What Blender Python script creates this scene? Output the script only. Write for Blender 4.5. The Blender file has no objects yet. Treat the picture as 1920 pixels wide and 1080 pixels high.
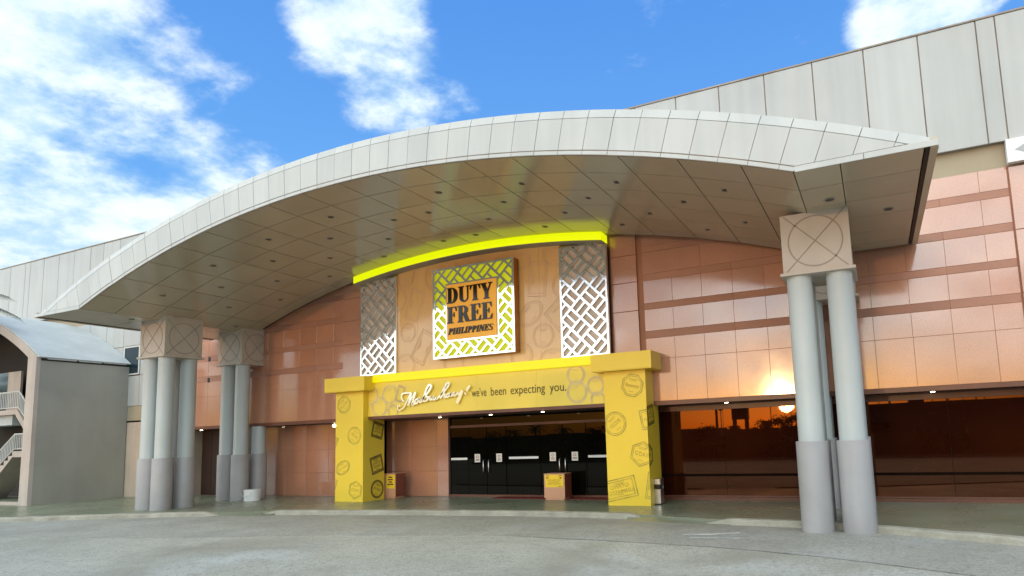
import bpy, bmesh, math, random
from mathutils import Vector, Matrix, noise as mnoise
from mathutils.geometry import tessellate_polygon
R = math.radians
random.seed(7)
scene = bpy.context.scene
COL = scene.collection

# ------------------------------------------------------------------ camera
cam_d = bpy.data.cameras.new('camera'); cam = bpy.data.objects.new('camera', cam_d); COL.objects.link(cam)
yaw, pit, rol = -4.25432319e-01, 1.19740420e-01, -3.48205096e-02
fwd = Vector((math.sin(yaw)*math.cos(pit), math.cos(yaw)*math.cos(pit), math.sin(pit)))
rgt = Vector((math.cos(yaw), -math.sin(yaw), 0)); upv = rgt.cross(fwd)
r_ = rgt*math.cos(rol)+upv*math.sin(rol); u_ = upv*math.cos(rol)-rgt*math.sin(rol)
cam.matrix_world = Matrix(((r_.x, u_.x, -fwd.x, 0), (r_.y, u_.y, -fwd.y, 0), (r_.z, u_.z, -fwd.z, 1.85), (0, 0, 0, 1)))
cam_d.sensor_width = 36; cam_d.lens = 1202.18/1920*36
cam_d.shift_x = -(1091.99-960)/1920; cam_d.shift_y = (670.87-540)/1920
cam_d.clip_start = .05; cam_d.clip_end = 3000
scene.camera = cam
scene.render.resolution_x = 1024; scene.render.resolution_y = 576

# ------------------------------------------------------------------ light, sky, exposure
CLOUD_FILL = 3.3; SUN_EL = 1.95; SUN_DIR = Vector((-.12, -.99, 0)).normalized()
sun_d = bpy.data.lights.new('sun', 'SUN'); sun = bpy.data.objects.new('sun', sun_d); COL.objects.link(sun)
sd = Vector((SUN_DIR.x*math.cos(R(SUN_EL)), SUN_DIR.y*math.cos(R(SUN_EL)), math.sin(R(SUN_EL))))
sun.rotation_euler = sd.to_track_quat('Z', 'Y').to_euler(); sun.location = (0, -20, 20)
sun_d.energy = 0.18; sun_d.angle = R(1.2); sun_d.color = (1, .62, .30)
vs = scene.view_settings; vs.view_transform = 'Standard'; vs.look = 'None'; vs.exposure = 1.14; vs.gamma = 1; vs.use_curve_mapping = False

world = bpy.data.worlds.new('World'); scene.world = world; world.use_nodes = True
wn = world.node_tree.nodes; wl = world.node_tree.links; wn.clear()
def N(t, **k):
    n = wn.new(t)
    for a, b in k.items(): setattr(n, a, b)
    return n
def vmath(op, a, b=None):
    n = N('ShaderNodeVectorMath', operation=op)
    for i, v in enumerate((a, b)):
        if v is None: continue
        if hasattr(v, 'links'): wl.new(v, n.inputs[i])
        else: n.inputs[i].default_value = v
    return n.outputs['Value'] if op in ('DOT_PRODUCT', 'LENGTH') else n.outputs[0]
def fmath(op, a, b=None, c=None, clamp=False):
    n = N('ShaderNodeMath', operation=op, use_clamp=clamp)
    for i, v in enumerate((a, b, c)):
        if v is None: continue
        if hasattr(v, 'links'): wl.new(v, n.inputs[i])
        else: n.inputs[i].default_value = v
    return n.outputs[0]
def srange(v, a, b, c=0, d=1):
    n = N('ShaderNodeMapRange', interpolation_type='SMOOTHSTEP')
    wl.new(v, n.inputs[0])
    for i, x in enumerate((a, b, c, d)): n.inputs[i+1].default_value = x
    return n.outputs[0]
sky = N('ShaderNodeTexSky', sky_type='NISHITA', sun_disc=False)
sky.sun_elevation = R(SUN_EL); sky.sun_rotation = math.atan2(SUN_DIR.x, SUN_DIR.y)
sky.air_density = 1.0; sky.dust_density = 1.2; sky.ozone_density = 3.0; sky.altitude = 0
tc = N('ShaderNodeTexCoord'); D = vmath('NORMALIZE', tc.outputs['Generated'])
sep = N('ShaderNodeSeparateXYZ'); wl.new(D, sep.inputs[0])
# the clear part of the sky: sunset sky plus the saturated blue of the high evening air
blue_amt = srange(sep.outputs[2], .0, .30)
away = srange(vmath('DOT_PRODUCT', D, tuple(SUN_DIR)), .75, -.3)
blue_amt = fmath('MULTIPLY', blue_amt, fmath('ADD', fmath('MULTIPLY', away, .8), .2))
zen = srange(sep.outputs[2], .15, .75)
bl = N('ShaderNodeMix', data_type='RGBA'); wl.new(zen, bl.inputs[0])
bl.inputs[6].default_value = (1.15, 3.0, 6.0, 1); bl.inputs[7].default_value = (.50, 1.75, 5.0, 1)
skm = N('ShaderNodeMix', data_type='RGBA'); wl.new(blue_amt, skm.inputs[0])
gain = N('ShaderNodeVectorMath', operation='SCALE'); wl.new(sky.outputs[0], gain.inputs[0]); gain.inputs['Scale'].default_value = 2.6
wl.new(gain.outputs[0], skm.inputs[6]); wl.new(bl.outputs[2], skm.inputs[7])
# clouds: fractal noise on a cloud deck, gathered into a few banks
zz = fmath('ADD', fmath('MAXIMUM', sep.outputs[2], 0), .22)
inv = fmath('DIVIDE', 1, zz)
sc = N('ShaderNodeVectorMath', operation='SCALE'); wl.new(D, sc.inputs[0]); wl.new(inv, sc.inputs['Scale'])
n1 = N('ShaderNodeTexNoise'); n1.inputs['Scale'].default_value = 1.7; n1.inputs['Detail'].default_value = 9; n1.inputs['Roughness'].default_value = .58; n1.inputs['Distortion'].default_value = .35
wl.new(sc.outputs[0], n1.inputs['Vector'])
n2 = N('ShaderNodeTexNoise'); n2.inputs['Scale'].default_value = 5.5; n2.inputs['Detail'].default_value = 8; n2.inputs['Roughness'].default_value = .62
wl.new(sc.outputs[0], n2.inputs['Vector'])
bank = None
for (x, y, z, rad, amt) in [(-.86, .36, .36, .17, .36), (-.83, .45, .33, .17, .36), (-.76, .52, .38, .085, .24), (-.90, .38, .21, .06, .34), (-.93, .26, .30, .2, .3), (-.88, .40, .27, .12, .26),
                            (-.575, .60, .56, .085, .33), (-.565, .66, .49, .075, .31), (-.52, .705, .47, .055, .27),
                            (.075, .855, .505, .060, .40), (.12, .84, .52, .06, .36), (.22, .81, .56, .07, .2)]:
    c = Vector((x, y, z)).normalized()
    d = vmath('DISTANCE', D, tuple(c)) if False else None
    s = srange(vmath('DOT_PRODUCT', D, tuple(c)), math.cos(rad*1.55), math.cos(rad*.25), 0, amt)
    bank = s if bank is None else fmath('MAXIMUM', bank, s)
nn = fmath('ADD', fmath('MULTIPLY', n1.outputs[0], 1.05), fmath('MULTIPLY', n2.outputs[0], .60))
nn = fmath('SUBTRACT', nn, .325)
m = fmath('ADD', nn, bank)
# cloud veil added out of view towards the low sun, to light the scene
sunward = vmath('DOT_PRODUCT', D, tuple(sd))
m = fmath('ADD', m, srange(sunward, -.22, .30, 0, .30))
m = fmath('ADD', m, srange(sep.outputs[2], .58, .95, 0, .26))  # unseen overhead cloud, added to brighten the ground
mask = srange(m, .64, .90, 0, .96)
mask = fmath('MULTIPLY', mask, srange(sep.outputs[2], .03, .14))
cl = N('ShaderNodeMix', data_type='RGBA'); wl.new(srange(n2.outputs[0], .36, .62), cl.inputs[0])
cl.inputs[6].default_value = (3.3, 4.8, 6.1, 1); cl.inputs[7].default_value = (6.2, 6.9, 7.2, 1)
lit = N('ShaderNodeVectorMath', operation='SCALE'); wl.new(cl.outputs[2], lit.inputs[0]); wl.new(srange(sunward, -.25, .55, 1, CLOUD_FILL), lit.inputs['Scale'])  # sunward cloud brightened as fill light for ground and facade
wrm = N('ShaderNodeMix', data_type='RGBA', blend_type='MULTIPLY'); wl.new(srange(sunward, -.1, .7), wrm.inputs[0]); wl.new(lit.outputs[0], wrm.inputs[6]); wrm.inputs[7].default_value = (1.03, .97, .89, 1)
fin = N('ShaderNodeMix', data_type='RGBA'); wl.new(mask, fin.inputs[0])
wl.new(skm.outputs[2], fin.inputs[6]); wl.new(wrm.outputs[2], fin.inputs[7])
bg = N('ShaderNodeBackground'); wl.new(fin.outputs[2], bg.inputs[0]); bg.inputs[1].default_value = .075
wo = N('ShaderNodeOutputWorld'); wl.new(bg.outputs[0], wo.inputs[0])

# ------------------------------------------------------------------ materials
def surf(name, col, rough=.6, metal=0, ior=1.45, var=.12, vscale=1.3, speck=None, bump=0, bscale=40, objvar=0, streak=0, emit=None, coat=0, rvar=.0, dirt=None, dirtscale=.6, waves=0, tint=None):
    m = bpy.data.materials.new(name); m.use_nodes = True
    nt = m.node_tree; n = nt.nodes; l = nt.links; p = n['Principled BSDF']
    geo = n.new('ShaderNodeNewGeometry')
    def noi(scale, det=4, stretch=None, dist=0):
        t = n.new('ShaderNodeTexNoise'); t.inputs['Scale'].default_value = scale; t.inputs['Detail'].default_value = det; t.inputs['Distortion'].default_value = dist
        if stretch:
            mp = n.new('ShaderNodeMapping'); mp.inputs['Scale'].default_value = stretch; l.new(geo.outputs['Position'], mp.inputs[0]); l.new(mp.outputs[0], t.inputs['Vector'])
        else: l.new(geo.outputs['Position'], t.inputs['Vector'])
        return t.outputs[0]
    def rng(v, a, b, c, d):
        t = n.new('ShaderNodeMapRange'); l.new(v, t.inputs[0])
        for i, x in enumerate((a, b, c, d)): t.inputs[i+1].default_value = x
        return t.outputs[0]
    def mul(a, b):
        t = n.new('ShaderNodeMath'); t.operation = 'MULTIPLY'; l.new(a, t.inputs[0]); l.new(b, t.inputs[1]); return t.outputs[0]
    fac = rng(noi(vscale, 6), .3, .7, 1-var, 1+var)
    if streak: fac = mul(fac, rng(noi(1, 5, (3.5, 3.5, .22)), .35, .7, 1+streak*.3, 1-streak))
    if objvar:
        oi = n.new('ShaderNodeObjectInfo'); fac = mul(fac, rng(oi.outputs['Random'], 0, 1, 1-objvar, 1+objvar))
    hsv = n.new('ShaderNodeMix'); hsv.data_type = 'RGBA'; hsv.blend_type = 'MULTIPLY'; hsv.inputs[0].default_value = 1
    hsv.inputs[6].default_value = (*col, 1)
    cmb = n.new('ShaderNodeCombineColor'); [l.new(fac, cmb.inputs[i]) for i in range(3)]
    l.new(cmb.outputs[0], hsv.inputs[7]); out = hsv.outputs[2]
    if speck:
        for (sc_, amt, c2) in speck:
            mx = n.new('ShaderNodeMix'); mx.data_type = 'RGBA'; l.new(rng(noi(sc_, 2), .5, .68, 0, amt), mx.inputs[0]); l.new(out, mx.inputs[6]); mx.inputs[7].default_value = (*c2, 1); out = mx.outputs[2]
    if dirt:
        mx = n.new('ShaderNodeMix'); mx.data_type = 'RGBA'; l.new(rng(noi(dirtscale, 8, None, .6), .48, .72, 0, dirt[1]), mx.inputs[0]); l.new(out, mx.inputs[6]); mx.inputs[7].default_value = (*dirt[0], 1); out = mx.outputs[2]
    l.new(out, p.inputs['Base Color'])
    p.inputs['Roughness'].default_value = rough; p.inputs['Metallic'].default_value = metal; p.inputs['IOR'].default_value = ior
    if rvar: l.new(rng(noi(vscale*1.7, 6), .3, .7, max(.01, rough-rvar), rough+rvar), p.inputs['Roughness'])
    if coat: p.inputs['Coat Weight'].default_value = coat; p.inputs['Coat Roughness'].default_value = .06
    if bump or waves:
        b = n.new('ShaderNodeBump'); b.inputs['Strength'].default_value = bump or waves; b.inputs['Distance'].default_value = .02 if bump else .012
        l.new(noi(bscale, 5), b.inputs['Height']); l.new(b.outputs[0], p.inputs['Normal'])
    if tint: p.inputs['Specular Tint'].default_value = (*tint, 1)
    if emit: p.inputs['Emission Color'].default_value = (*emit[0], 1); p.inputs['Emission Strength'].default_value = emit[1]
    return m
M = {}
M['stone'] = surf('polished_granite', (.50, .225, .130), .095, ior=2.05, var=.10, vscale=.9, speck=[(95, .45, (.30, .115, .065)), (70, .4, (.60, .34, .235))], objvar=.05, waves=.012, bscale=2.2, rvar=.025)
M['stone_band'] = surf('flamed_granite', (.40, .19, .125), .55, var=.10, vscale=1.2, speck=[(95, .4, (.26, .11, .08)), (150, .3, (.55, .35, .27))], objvar=.07, bump=.15, bscale=120)
M['stone_beige'] = surf('beige_stone', (.60, .475, .37), .5, var=.1, speck=[(90, .25, (.42, .27, .19))], streak=.12, dirt=((.36, .28, .2), .4))
M['joint'] = surf('joint_sealant', (.33, .265, .21), .8, var=.25, vscale=3)
M['joint_stone'] = surf('stone_joint', (.36, .165, .10), .7)
M['joint_dark'] = surf('dark_joint', (.045, .035, .028), .7)
M['clad'] = surf('white_metal_cladding', (.47, .47, .45), .42, var=.05, vscale=.7, objvar=.035, streak=.09, dirt=((.50, .45, .38), .25), dirtscale=.5)
M['fascia'] = surf('white_fascia_panel', (.52, .52, .495), .38, var=.045, vscale=.9, objvar=.03, streak=.08, dirt=((.55, .49, .41), .22), dirtscale=.9)
M['soffit'] = surf('soffit_panel', (.44, .365, .25), .17, ior=1.75, var=.06, vscale=.6, objvar=.05, dirt=((.36, .30, .22), .25), waves=.03, bscale=1.1)
M['band'] = surf('tan_render', (.39, .32, .215), .7, var=.06)
M['column'] = surf('column_paint', (.49, .515, .50), .40, var=.05, vscale=.8, streak=.06, dirt=((.48, .47, .42), .25))
M['sleeve'] = surf('column_sleeve', (.37, .345, .335), .5, var=.08, vscale=1.5, streak=.08, dirt=((.33, .29, .26), .3), bump=.05, bscale=60)
M['capital'] = surf('capital_stone', (.56, .475, .395), .5, var=.07, dirt=((.38, .33, .26), .35), bump=.05, bscale=70)
M['groove'] = surf('capital_groove', (.37, .30, .245), .7, var=.15)
M['yellow'] = surf('yellow_laminate', (.89, .615, .048), .34, var=.025, dirt=((.70, .52, .07), .25))
M['stampink'] = surf('stamp_print', (.50, .37, .045), .5, var=.3, vscale=8)
M['stampdark'] = surf('stamp_print_dark', (.22, .15, .025), .5, var=.3, vscale=8)
M['featp'] = surf('tan_printed_panel', (.80, .49, .20), .14, ior=1.6, var=.05, waves=.02, bscale=1.3)
M['beamp'] = surf('gold_printed_panel', (.92, .68, .10), .42, ior=1.45, var=.04)
M['featink'] = surf('mauve_print', (.60, .37, .22), .4, var=.15, vscale=6)
M['beamink'] = surf('mauve_print_beam', (.74, .55, .22), .4, var=.15, vscale=6)
M['mirror'] = surf('polished_steel', (.90, .885, .84), .07, metal=1, var=.02, waves=.10, bscale=9)
M['bronze'] = surf('bronze_metal', (.42, .22, .07), .18, metal=1, var=.06)
M['latback'] = surf('lattice_backing', (.66, .56, .49), .45, var=.05)
M['glow'] = surf('lit_lime_acrylic', (.40, .45, .004), .35, emit=((.72, .80, .0), .46), var=.05, vscale=3)
M['glow2'] = surf('lit_yellow_acrylic', (.42, .38, .004), .35, emit=((.95, .86, .0), .30), var=.05, vscale=3)
M['glow3'] = surf('backlit_sign_lattice', (.50, .52, .01), .4, emit=((.62, .66, .0), .19), var=.1, vscale=3)
M['plate'] = surf('orange_sign_plate', (.90, .45, .05), .4, var=.05, emit=((.9, .38, .03), .10))
M['black'] = surf('black_gloss_letter', (.015, .010, .007), .12, ior=1.4, var=.1)
M['brownred'] = surf('brown_trim', (.16, .06, .035), .35, var=.15, streak=.1)
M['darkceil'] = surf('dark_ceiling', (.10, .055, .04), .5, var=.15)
M['glass'] = surf('bronze_glass', (.030, .006, .002), .012, ior=1.62, tint=(1, .50, .29), var=.25, vscale=.6, waves=.012, bscale=.9)
M['glassd'] = surf('dark_door_glass', (.003, .003, .002), .01, ior=1.26, tint=(1, .85, .7), var=.2, waves=.008, bscale=.9)
M['glassb'] = surf('blue_window_glass', (.015, .03, .04), .03, ior=1.6)
M['frame'] = surf('dark_bronze_frame', (.030, .012, .008), .6, var=.2)
M['steel'] = surf('brushed_steel', (.62, .60, .57), .28, metal=1, var=.06)
M['whiteplastic'] = surf('white_plastic', (.75, .75, .73), .4, var=.05)
M['paper'] = surf('notice_paper', (.72, .70, .64), .6, var=.04)
M['ink'] = surf('dark_ink', (.05, .035, .03), .6)
M['slogan'] = surf('olive_brown_letter', (.13, .085, .02), .6)
M['matte'] = surf('matte_dark', (.012, .006, .004), .95, ior=1.05)
M['redink'] = surf('red_ink', (.35, .05, .02), .6)
M['blackp'] = surf('black_plastic', (.012, .012, .012), .35)
M['podium'] = surf('peach_laminate', (.62, .32, .18), .4, var=.05)
M['podside'] = surf('red_brown_laminate', (.22, .055, .03), .4, var=.08)
M['notice'] = surf('yellow_notice', (.90, .60, .025), .5, var=.03)
M['mat'] = surf('red_mat', (.16, .015, .01), .9, var=.25, vscale=6, bump=.3, bscale=200)
M['lamp'] = surf('lit_lamp', (.8, .7, .5), .4, emit=((1, .82, .55), 9))
M['dlcan'] = surf('downlight_can', (.05, .045, .04), .4, var=.1)
M['dlring'] = surf('downlight_ring', (.34, .30, .24), .4)
M['grey_render'] = surf('grey_render', (.335, .315, .265), .75, var=.05, vscale=.7, streak=.04, dirt=((.24, .225, .19), .4), bump=.08, bscale=90)
M['pink_render'] = surf('pink_render', (.52, .43, .365), .7, var=.06, streak=.1, dirt=((.38, .31, .26), .4))
M['vault'] = surf('vault_sheet', (.50, .51, .495), .75, var=.07, dirt=((.42, .42, .40), .45), streak=.05)
M['dark'] = surf('dark_interior', (.035, .03, .026), .8)
M['rail'] = surf('white_rail', (.66, .64, .60), .45, var=.06)
M['signwhite'] = surf('white_sign', (.80, .80, .78), .4, var=.02)
M['signgrey'] = surf('grey_sign', (.40, .40, .40), .4, var=.03)
M['core'] = surf('wall_core', (.16, .12, .10), .8)
M['roof'] = surf('roof_deck', (.45, .44, .42), .6, var=.1)
M['road'] = surf('worn_concrete', (.41, .38, .31), .62, var=.16, vscale=.35, speck=[(.45, .75, (.50, .50, .475)), (3, .45, (.29, .27, .225)), (11, .6, (.22, .205, .17)), (26, .6, (.56, .54, .48)), (60, .6, (.15, .145, .13))], dirt=((.25, .225, .175), .85), dirtscale=.42, bump=.5, bscale=30)
M['drive'] = surf('worn_asphalt', (.36, .335, .28), .6, var=.16, vscale=.5, speck=[(.7, .5, (.42, .41, .38)), (3.5, .45, (.25, .235, .20)), (12, .6, (.19, .18, .155)), (28, .6, (.50, .48, .43)), (60, .6, (.13, .128, .118))], dirt=((.24, .22, .185), .7), dirtscale=.5, bump=.5, bscale=32)
M['plat'] = surf('painted_floor', (.18, .195, .125), .30, ior=1.5, var=.16, vscale=.6, dirt=((.29, .275, .22), .6), dirtscale=.5, speck=[(14, .2, (.16, .16, .11))], bump=.015, bscale=12, rvar=.08)
M['kerb'] = surf('kerb_concrete', (.36, .325, .255), .8, var=.2, vscale=2.5, speck=[(30, .4, (.32, .28, .21))], dirt=((.28, .24, .18), .8), dirtscale=2.2, bump=.6, bscale=25)
M['ground'] = surf('dry_ground', (.16, .14, .09), .9, var=.25, vscale=.2)
M['line'] = surf('worn_white_paint', (.60, .60, .57), .7, var=.35, vscale=4)
M['bark'] = surf('bark', (.10, .075, .05), .9, var=.3, vscale=5, bump=.4, bscale=20)
M['leaf'] = surf('leaf', (.045, .075, .02), .5, var=.4, vscale=2)
M['palmleaf'] = surf('palm_leaf', (.05, .08, .02), .75, var=.35, vscale=3)
M['farwall'] = surf('far_wall', (.13, .11, .10), .8, var=.1)
M['tank'] = surf('tank_paint', (.06, .055, .05), .6, var=.15)
M['pole'] = surf('pole_concrete', (.12, .11, .10), .8)

# ------------------------------------------------------------------ mesh helpers
WORG = {}
class MB:
    def __init__(s): s.v = []; s.f = []
    def box(s, x0, x1, y0, y1, z0, z1):
        b = len(s.v)
        s.v += [(x0, y0, z0), (x1, y0, z0), (x1, y1, z0), (x0, y1, z0), (x0, y0, z1), (x1, y0, z1), (x1, y1, z1), (x0, y1, z1)]
        s.f += [tuple(b+i for i in q) for q in ((0, 3, 2, 1), (4, 5, 6, 7), (0, 1, 5, 4), (1, 2, 6, 5), (2, 3, 7, 6), (3, 0, 4, 7))]; return s
    def bbox(s, x0, x1, y0, y1, z0, z1, c=.008):   # box whose front (-Y) edges are chamfered
        b = len(s.v)
        s.v += [(x0+c, y0, z0+c), (x1-c, y0, z0+c), (x1-c, y0, z1-c), (x0+c, y0, z1-c), (x0, y0+c, z0), (x1, y0+c, z0), (x1, y0+c, z1), (x0, y0+c, z1), (x0, y1, z0), (x1, y1, z0), (x1, y1, z1), (x0, y1, z1)]
        s.f += [tuple(b+i for i in q) for q in ((0, 1, 2, 3), (0, 4, 5, 1), (1, 5, 6, 2), (2, 6, 7, 3), (3, 7, 4, 0), (4, 8, 9, 5), (5, 9, 10, 6), (6, 10, 11, 7), (7, 11, 8, 4), (8, 11, 10, 9))]; return s
    def prism(s, pts, y0, y1, holes=(), f=lambda x, z, y: (x, y, z)):   # polygon in x,z extruded along y, with holes
        loops = [list(pts)]+[list(h) for h in holes]
        tri = tessellate_polygon([[Vector((x, z, 0)) for x, z in lp] for lp in loops])
        flat = [p for lp in loops for p in lp]; b = len(s.v); n = len(flat)
        s.v += [f(x, z, y0) for x, z in flat]+[f(x, z, y1) for x, z in flat]
        for t in tri:
            a, c, d = [flat[i] for i in t]
            ar = (c[0]-a[0])*(d[1]-a[1])-(c[1]-a[1])*(d[0]-a[0])
            if abs(ar) < 1e-12: continue
            if ar < 0: t = (t[0], t[2], t[1])
            s.f.append(tuple(b+i for i in t)); s.f.append(tuple(b+n+i for i in reversed(t)))
        o = 0
        for lp in loops:
            k = len(lp); ar = sum(lp[i][0]*lp[(i+1) % k][1]-lp[(i+1) % k][0]*lp[i][1] for i in range(k))
            ccw = ar > 0
            if lp is not loops[0]: ccw = not (ar < 0) if False else (ar > 0)
            for i in range(k):
                j = (i+1) % k; q = (b+o+i, b+n+o+i, b+n+o+j, b+o+j)
                outer = lp is loops[0]
                if (ccw and outer) or (not ccw and not outer): q = tuple(reversed(q))
                s.f.append(q)
            o += k
        return s
    def tube(s, path, rad, seg=8, cap=True):
        b = len(s.v); n = len(path); path = [Vector(p) for p in path]
        for i, p in enumerate(path):
            t = (path[min(i+1, n-1)]-path[max(i-1, 0)]).normalized()
            a = Vector((0, 0, 1)) if abs(t.z) < .9 else Vector((1, 0, 0))
            u = t.cross(a).normalized(); w = t.cross(u); r = rad[i] if isinstance(rad, (list, tuple)) else rad
            s.v += [tuple(p+u*math.cos(2*math.pi*k/seg)*r+w*math.sin(2*math.pi*k/seg)*r) for k in range(seg)]
        for i in range(n-1):
            for k in range(seg):
                s.f.append((b+i*seg+k, b+i*seg+(k+1) % seg, b+(i+1)*seg+(k+1) % seg, b+(i+1)*seg+k))
        if cap: s.f += [tuple(b+k for k in reversed(range(seg))), tuple(b+(n-1)*seg+k for k in range(seg))]
        return s
    def lathe(s, cx, cy, prof, seg=32):    # prof (r,z) bottom to top
        b = len(s.v); n = len(prof)
        for r, z in prof: s.v += [(cx+r*math.cos(2*math.pi*k/seg), cy+r*math.sin(2*math.pi*k/seg), z) for k in range(seg)]
        for i in range(n-1):
            for k in range(seg): s.f.append((b+i*seg+k, b+i*seg+(k+1) % seg, b+(i+1)*seg+(k+1) % seg, b+(i+1)*seg+k))
        s.f += [tuple(b+k for k in reversed(range(seg))), tuple(b+(n-1)*seg+k for k in range(seg))]
        return s
    def polys(s, pl, f):
        for p in pl:
            b = len(s.v); s.v += [f(*q) for q in p]; s.f.append(tuple(range(b, b+len(p))))
        return s
    def build(s, name, mat, parent=None, org=None, smooth=False):
        vs_ = [Vector(v) for v in s.v]
        if org is None:
            lo = [min(v[i] for v in vs_) for i in range(3)]; hi = [max(v[i] for v in vs_) for i in range(3)]
            org = Vector(((lo[0]+hi[0])/2, (lo[1]+hi[1])/2, lo[2]))
        else: org = Vector(org)
        me = bpy.data.meshes.new(name); me.from_pydata([v-org for v in vs_], [], s.f); me.materials.append(M[mat] if isinstance(mat, str) else mat)
        if smooth:
            for p in me.polygons: p.use_smooth = True
        me.update()
        o = bpy.data.objects.new(name, me); COL.objects.link(o)
        WORG[o.name] = org
        if parent: o.parent = parent; o.location = org-WORG[parent.name]
        else: o.location = org
        return o
def smooth_angle(o, deg=40):
    me = o.data
    for p in me.polygons: p.use_smooth = True
    bm = bmesh.new(); bm.from_mesh(me)
    for e in bm.edges: e.smooth = len(e.link_faces) == 2 and e.calc_face_angle(0) < R(deg)
    bm.to_mesh(me); bm.free(); return o
def empty(name, loc):
    o = bpy.data.objects.new(name, None); COL.objects.link(o); o.location = loc; o.empty_display_size = .2; WORG[o.name] = Vector(loc); return o
def tag(o, label=None, cat=None, group=None, kind=None):
    for k, v in (('label', label), ('category', cat), ('group', group), ('kind', kind)):
        if v: o[k] = v
    return o
def part(name, mat, parent, *a, **k): return MB().box(*a).build(name, mat, parent, **k)
def clip(poly, rect):     # Sutherland-Hodgman against x0,x1,z0,z1
    x0, x1, z0, z1 = rect
    for ax, v, sg in ((0, x0, 1), (0, x1, -1), (1, z0, 1), (1, z1, -1)):
        out = []; n = len(poly)
        for i in range(n):
            a, b = poly[i], poly[(i+1) % n]; da, db = (a[ax]-v)*sg, (b[ax]-v)*sg
            if da >= 0: out.append(a)
            if (da >= 0) != (db >= 0):
                t = da/(da-db); out.append((a[0]+(b[0]-a[0])*t, a[1]+(b[1]-a[1])*t))
        poly = out
        if len(poly) < 3: return []
    ar = abs(sum(poly[i][0]*poly[(i+1) % len(poly)][1]-poly[(i+1) % len(poly)][0]*poly[i][1] for i in range(len(poly))))/2
    return poly if ar > 2e-6 else []
_tc = {}
def text_polys(body, height, shear=0, offset=0):
    """2-D polygons of a line of text in the built-in font, cap height = height, centred in x, baseline 0"""
    key = (body, shear, offset)
    if key not in _tc:
        cu = bpy.data.curves.new('t', 'FONT'); cu.body = body; cu.size = 1; cu.shear = shear; cu.offset = offset; cu.resolution_u = 3
        ob = bpy.data.objects.new('t', cu); COL.objects.link(ob); bpy.context.view_layer.update()
        me = bpy.data.meshes.new_from_object(ob.evaluated_get(bpy.context.evaluated_depsgraph_get()))
        pl = [[(me.vertices[i].co.x, me.vertices[i].co.y) for i in p.vertices] for p in me.polygons]
        bpy.data.objects.remove(ob); bpy.data.curves.remove(cu); bpy.data.meshes.remove(me); _tc[key] = pl
    pl = _tc[key]; k = height/.70
    xs = [q[0] for p in pl for q in p]; mid = (min(xs)+max(xs))/2
    return [[((x-mid)*k, z*k) for x, z in p] for p in pl], (max(xs)-min(xs))*k

ZR, ZP = .08, .17
XC = -9.75
RO, RI, CZ = 26.2, 25.40, 8.0-26.2
def arc_z(x, r): return CZ+math.sqrt(r*r-(x-XC)**2)
YF = 14.9            # stone facade plane

# ------------------------------------------------------------------ ground, road, pavement, kerb
g = MB(); g.v = [(-900, -900, 0), (900, -900, 0), (900, 900, 0), (-900, 900, 0)]; g.f = [(0, 1, 2, 3)]
tag(g.build('ground', 'ground'), kind='structure')
rd = MB(); n = 1; rd.v = [(-70, -36, ZR), (60, -36, ZR), (60, 16, ZR), (-70, 16, ZR)]; rd.f = [(0, 1, 2, 3)]
tag(rd.build('road', 'road'), kind='structure')
K1 = [(-34, 5.2), (-26, 7.7), (-21.3, 9.45), (-19.95, 10.0), (-18, 10.78), (-15.75, 11.54)]
K2 = [(-14.75, 11.9), (-13, 12.2), (-11.4, 12.42), (-9.5, 12.64), (-7.7, 12.8), (-5.84, 12.82), (-4.35, 12.66)]
K3 = [(-3.16, 12.33), (-2.2, 12.25), (-1.31, 12.16), (-.52, 12.0), (.28, 11.63), (1.74, 11.0), (4, 10.0), (9, 7.6)]
seam = [(-34, 3.2), (-24, 5.6), (-17.2, 7.6), (-13.07, 8.5), (-10, 9.45), (-6.2, 10.24), (-3.65, 10.06), (-1.44, 9.72), (.93, 8.75), (4, 7.2), (9, 4.2)]
kl = K1+K2+K3
dv = MB(); poly = [(x, y) for x, y in seam]+[(x, y+.3) for x, y in reversed(kl)]
dv.prism(poly, ZR+.004, ZR-.02, f=lambda x, z, y: (x, z, y)); tag(dv.build('driveway', 'drive'), kind='structure')
pv = MB(); poly = [(x, y+.12) for x, y in kl]+[(12, 16.3), (-45, 16.3), (-45, 5)]
pv.prism(poly, ZP, -.05, f=lambda x, z, y: (x, z, y)); tag(pv.build('pavement', 'plat'), kind='structure')
def dense(pts, step):
    out = []
    for (a, b) in zip(pts, pts[1:]):
        n = max(1, int(math.dist(a, b)/step)); out += [(a[0]+(b[0]-a[0])*i/n, a[1]+(b[1]-a[1])*i/n) for i in range(n)]
    return out+[pts[-1]]
def cat(pts):
    p = [pts[0]]+pts+[pts[-1]]; out = []
    for i in range(1, len(p)-2):
        for k in range(4):
            t = k/4; a, b, c, d = p[i-1], p[i], p[i+1], p[i+2]
            out.append(tuple(.5*(2*b[j]+(c[j]-a[j])*t+(2*a[j]-5*b[j]+4*c[j]-d[j])*t*t+(3*b[j]-a[j]-3*c[j]+d[j])*t**3) for j in range(len(b))))
    return out+[pts[-1]]
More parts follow.
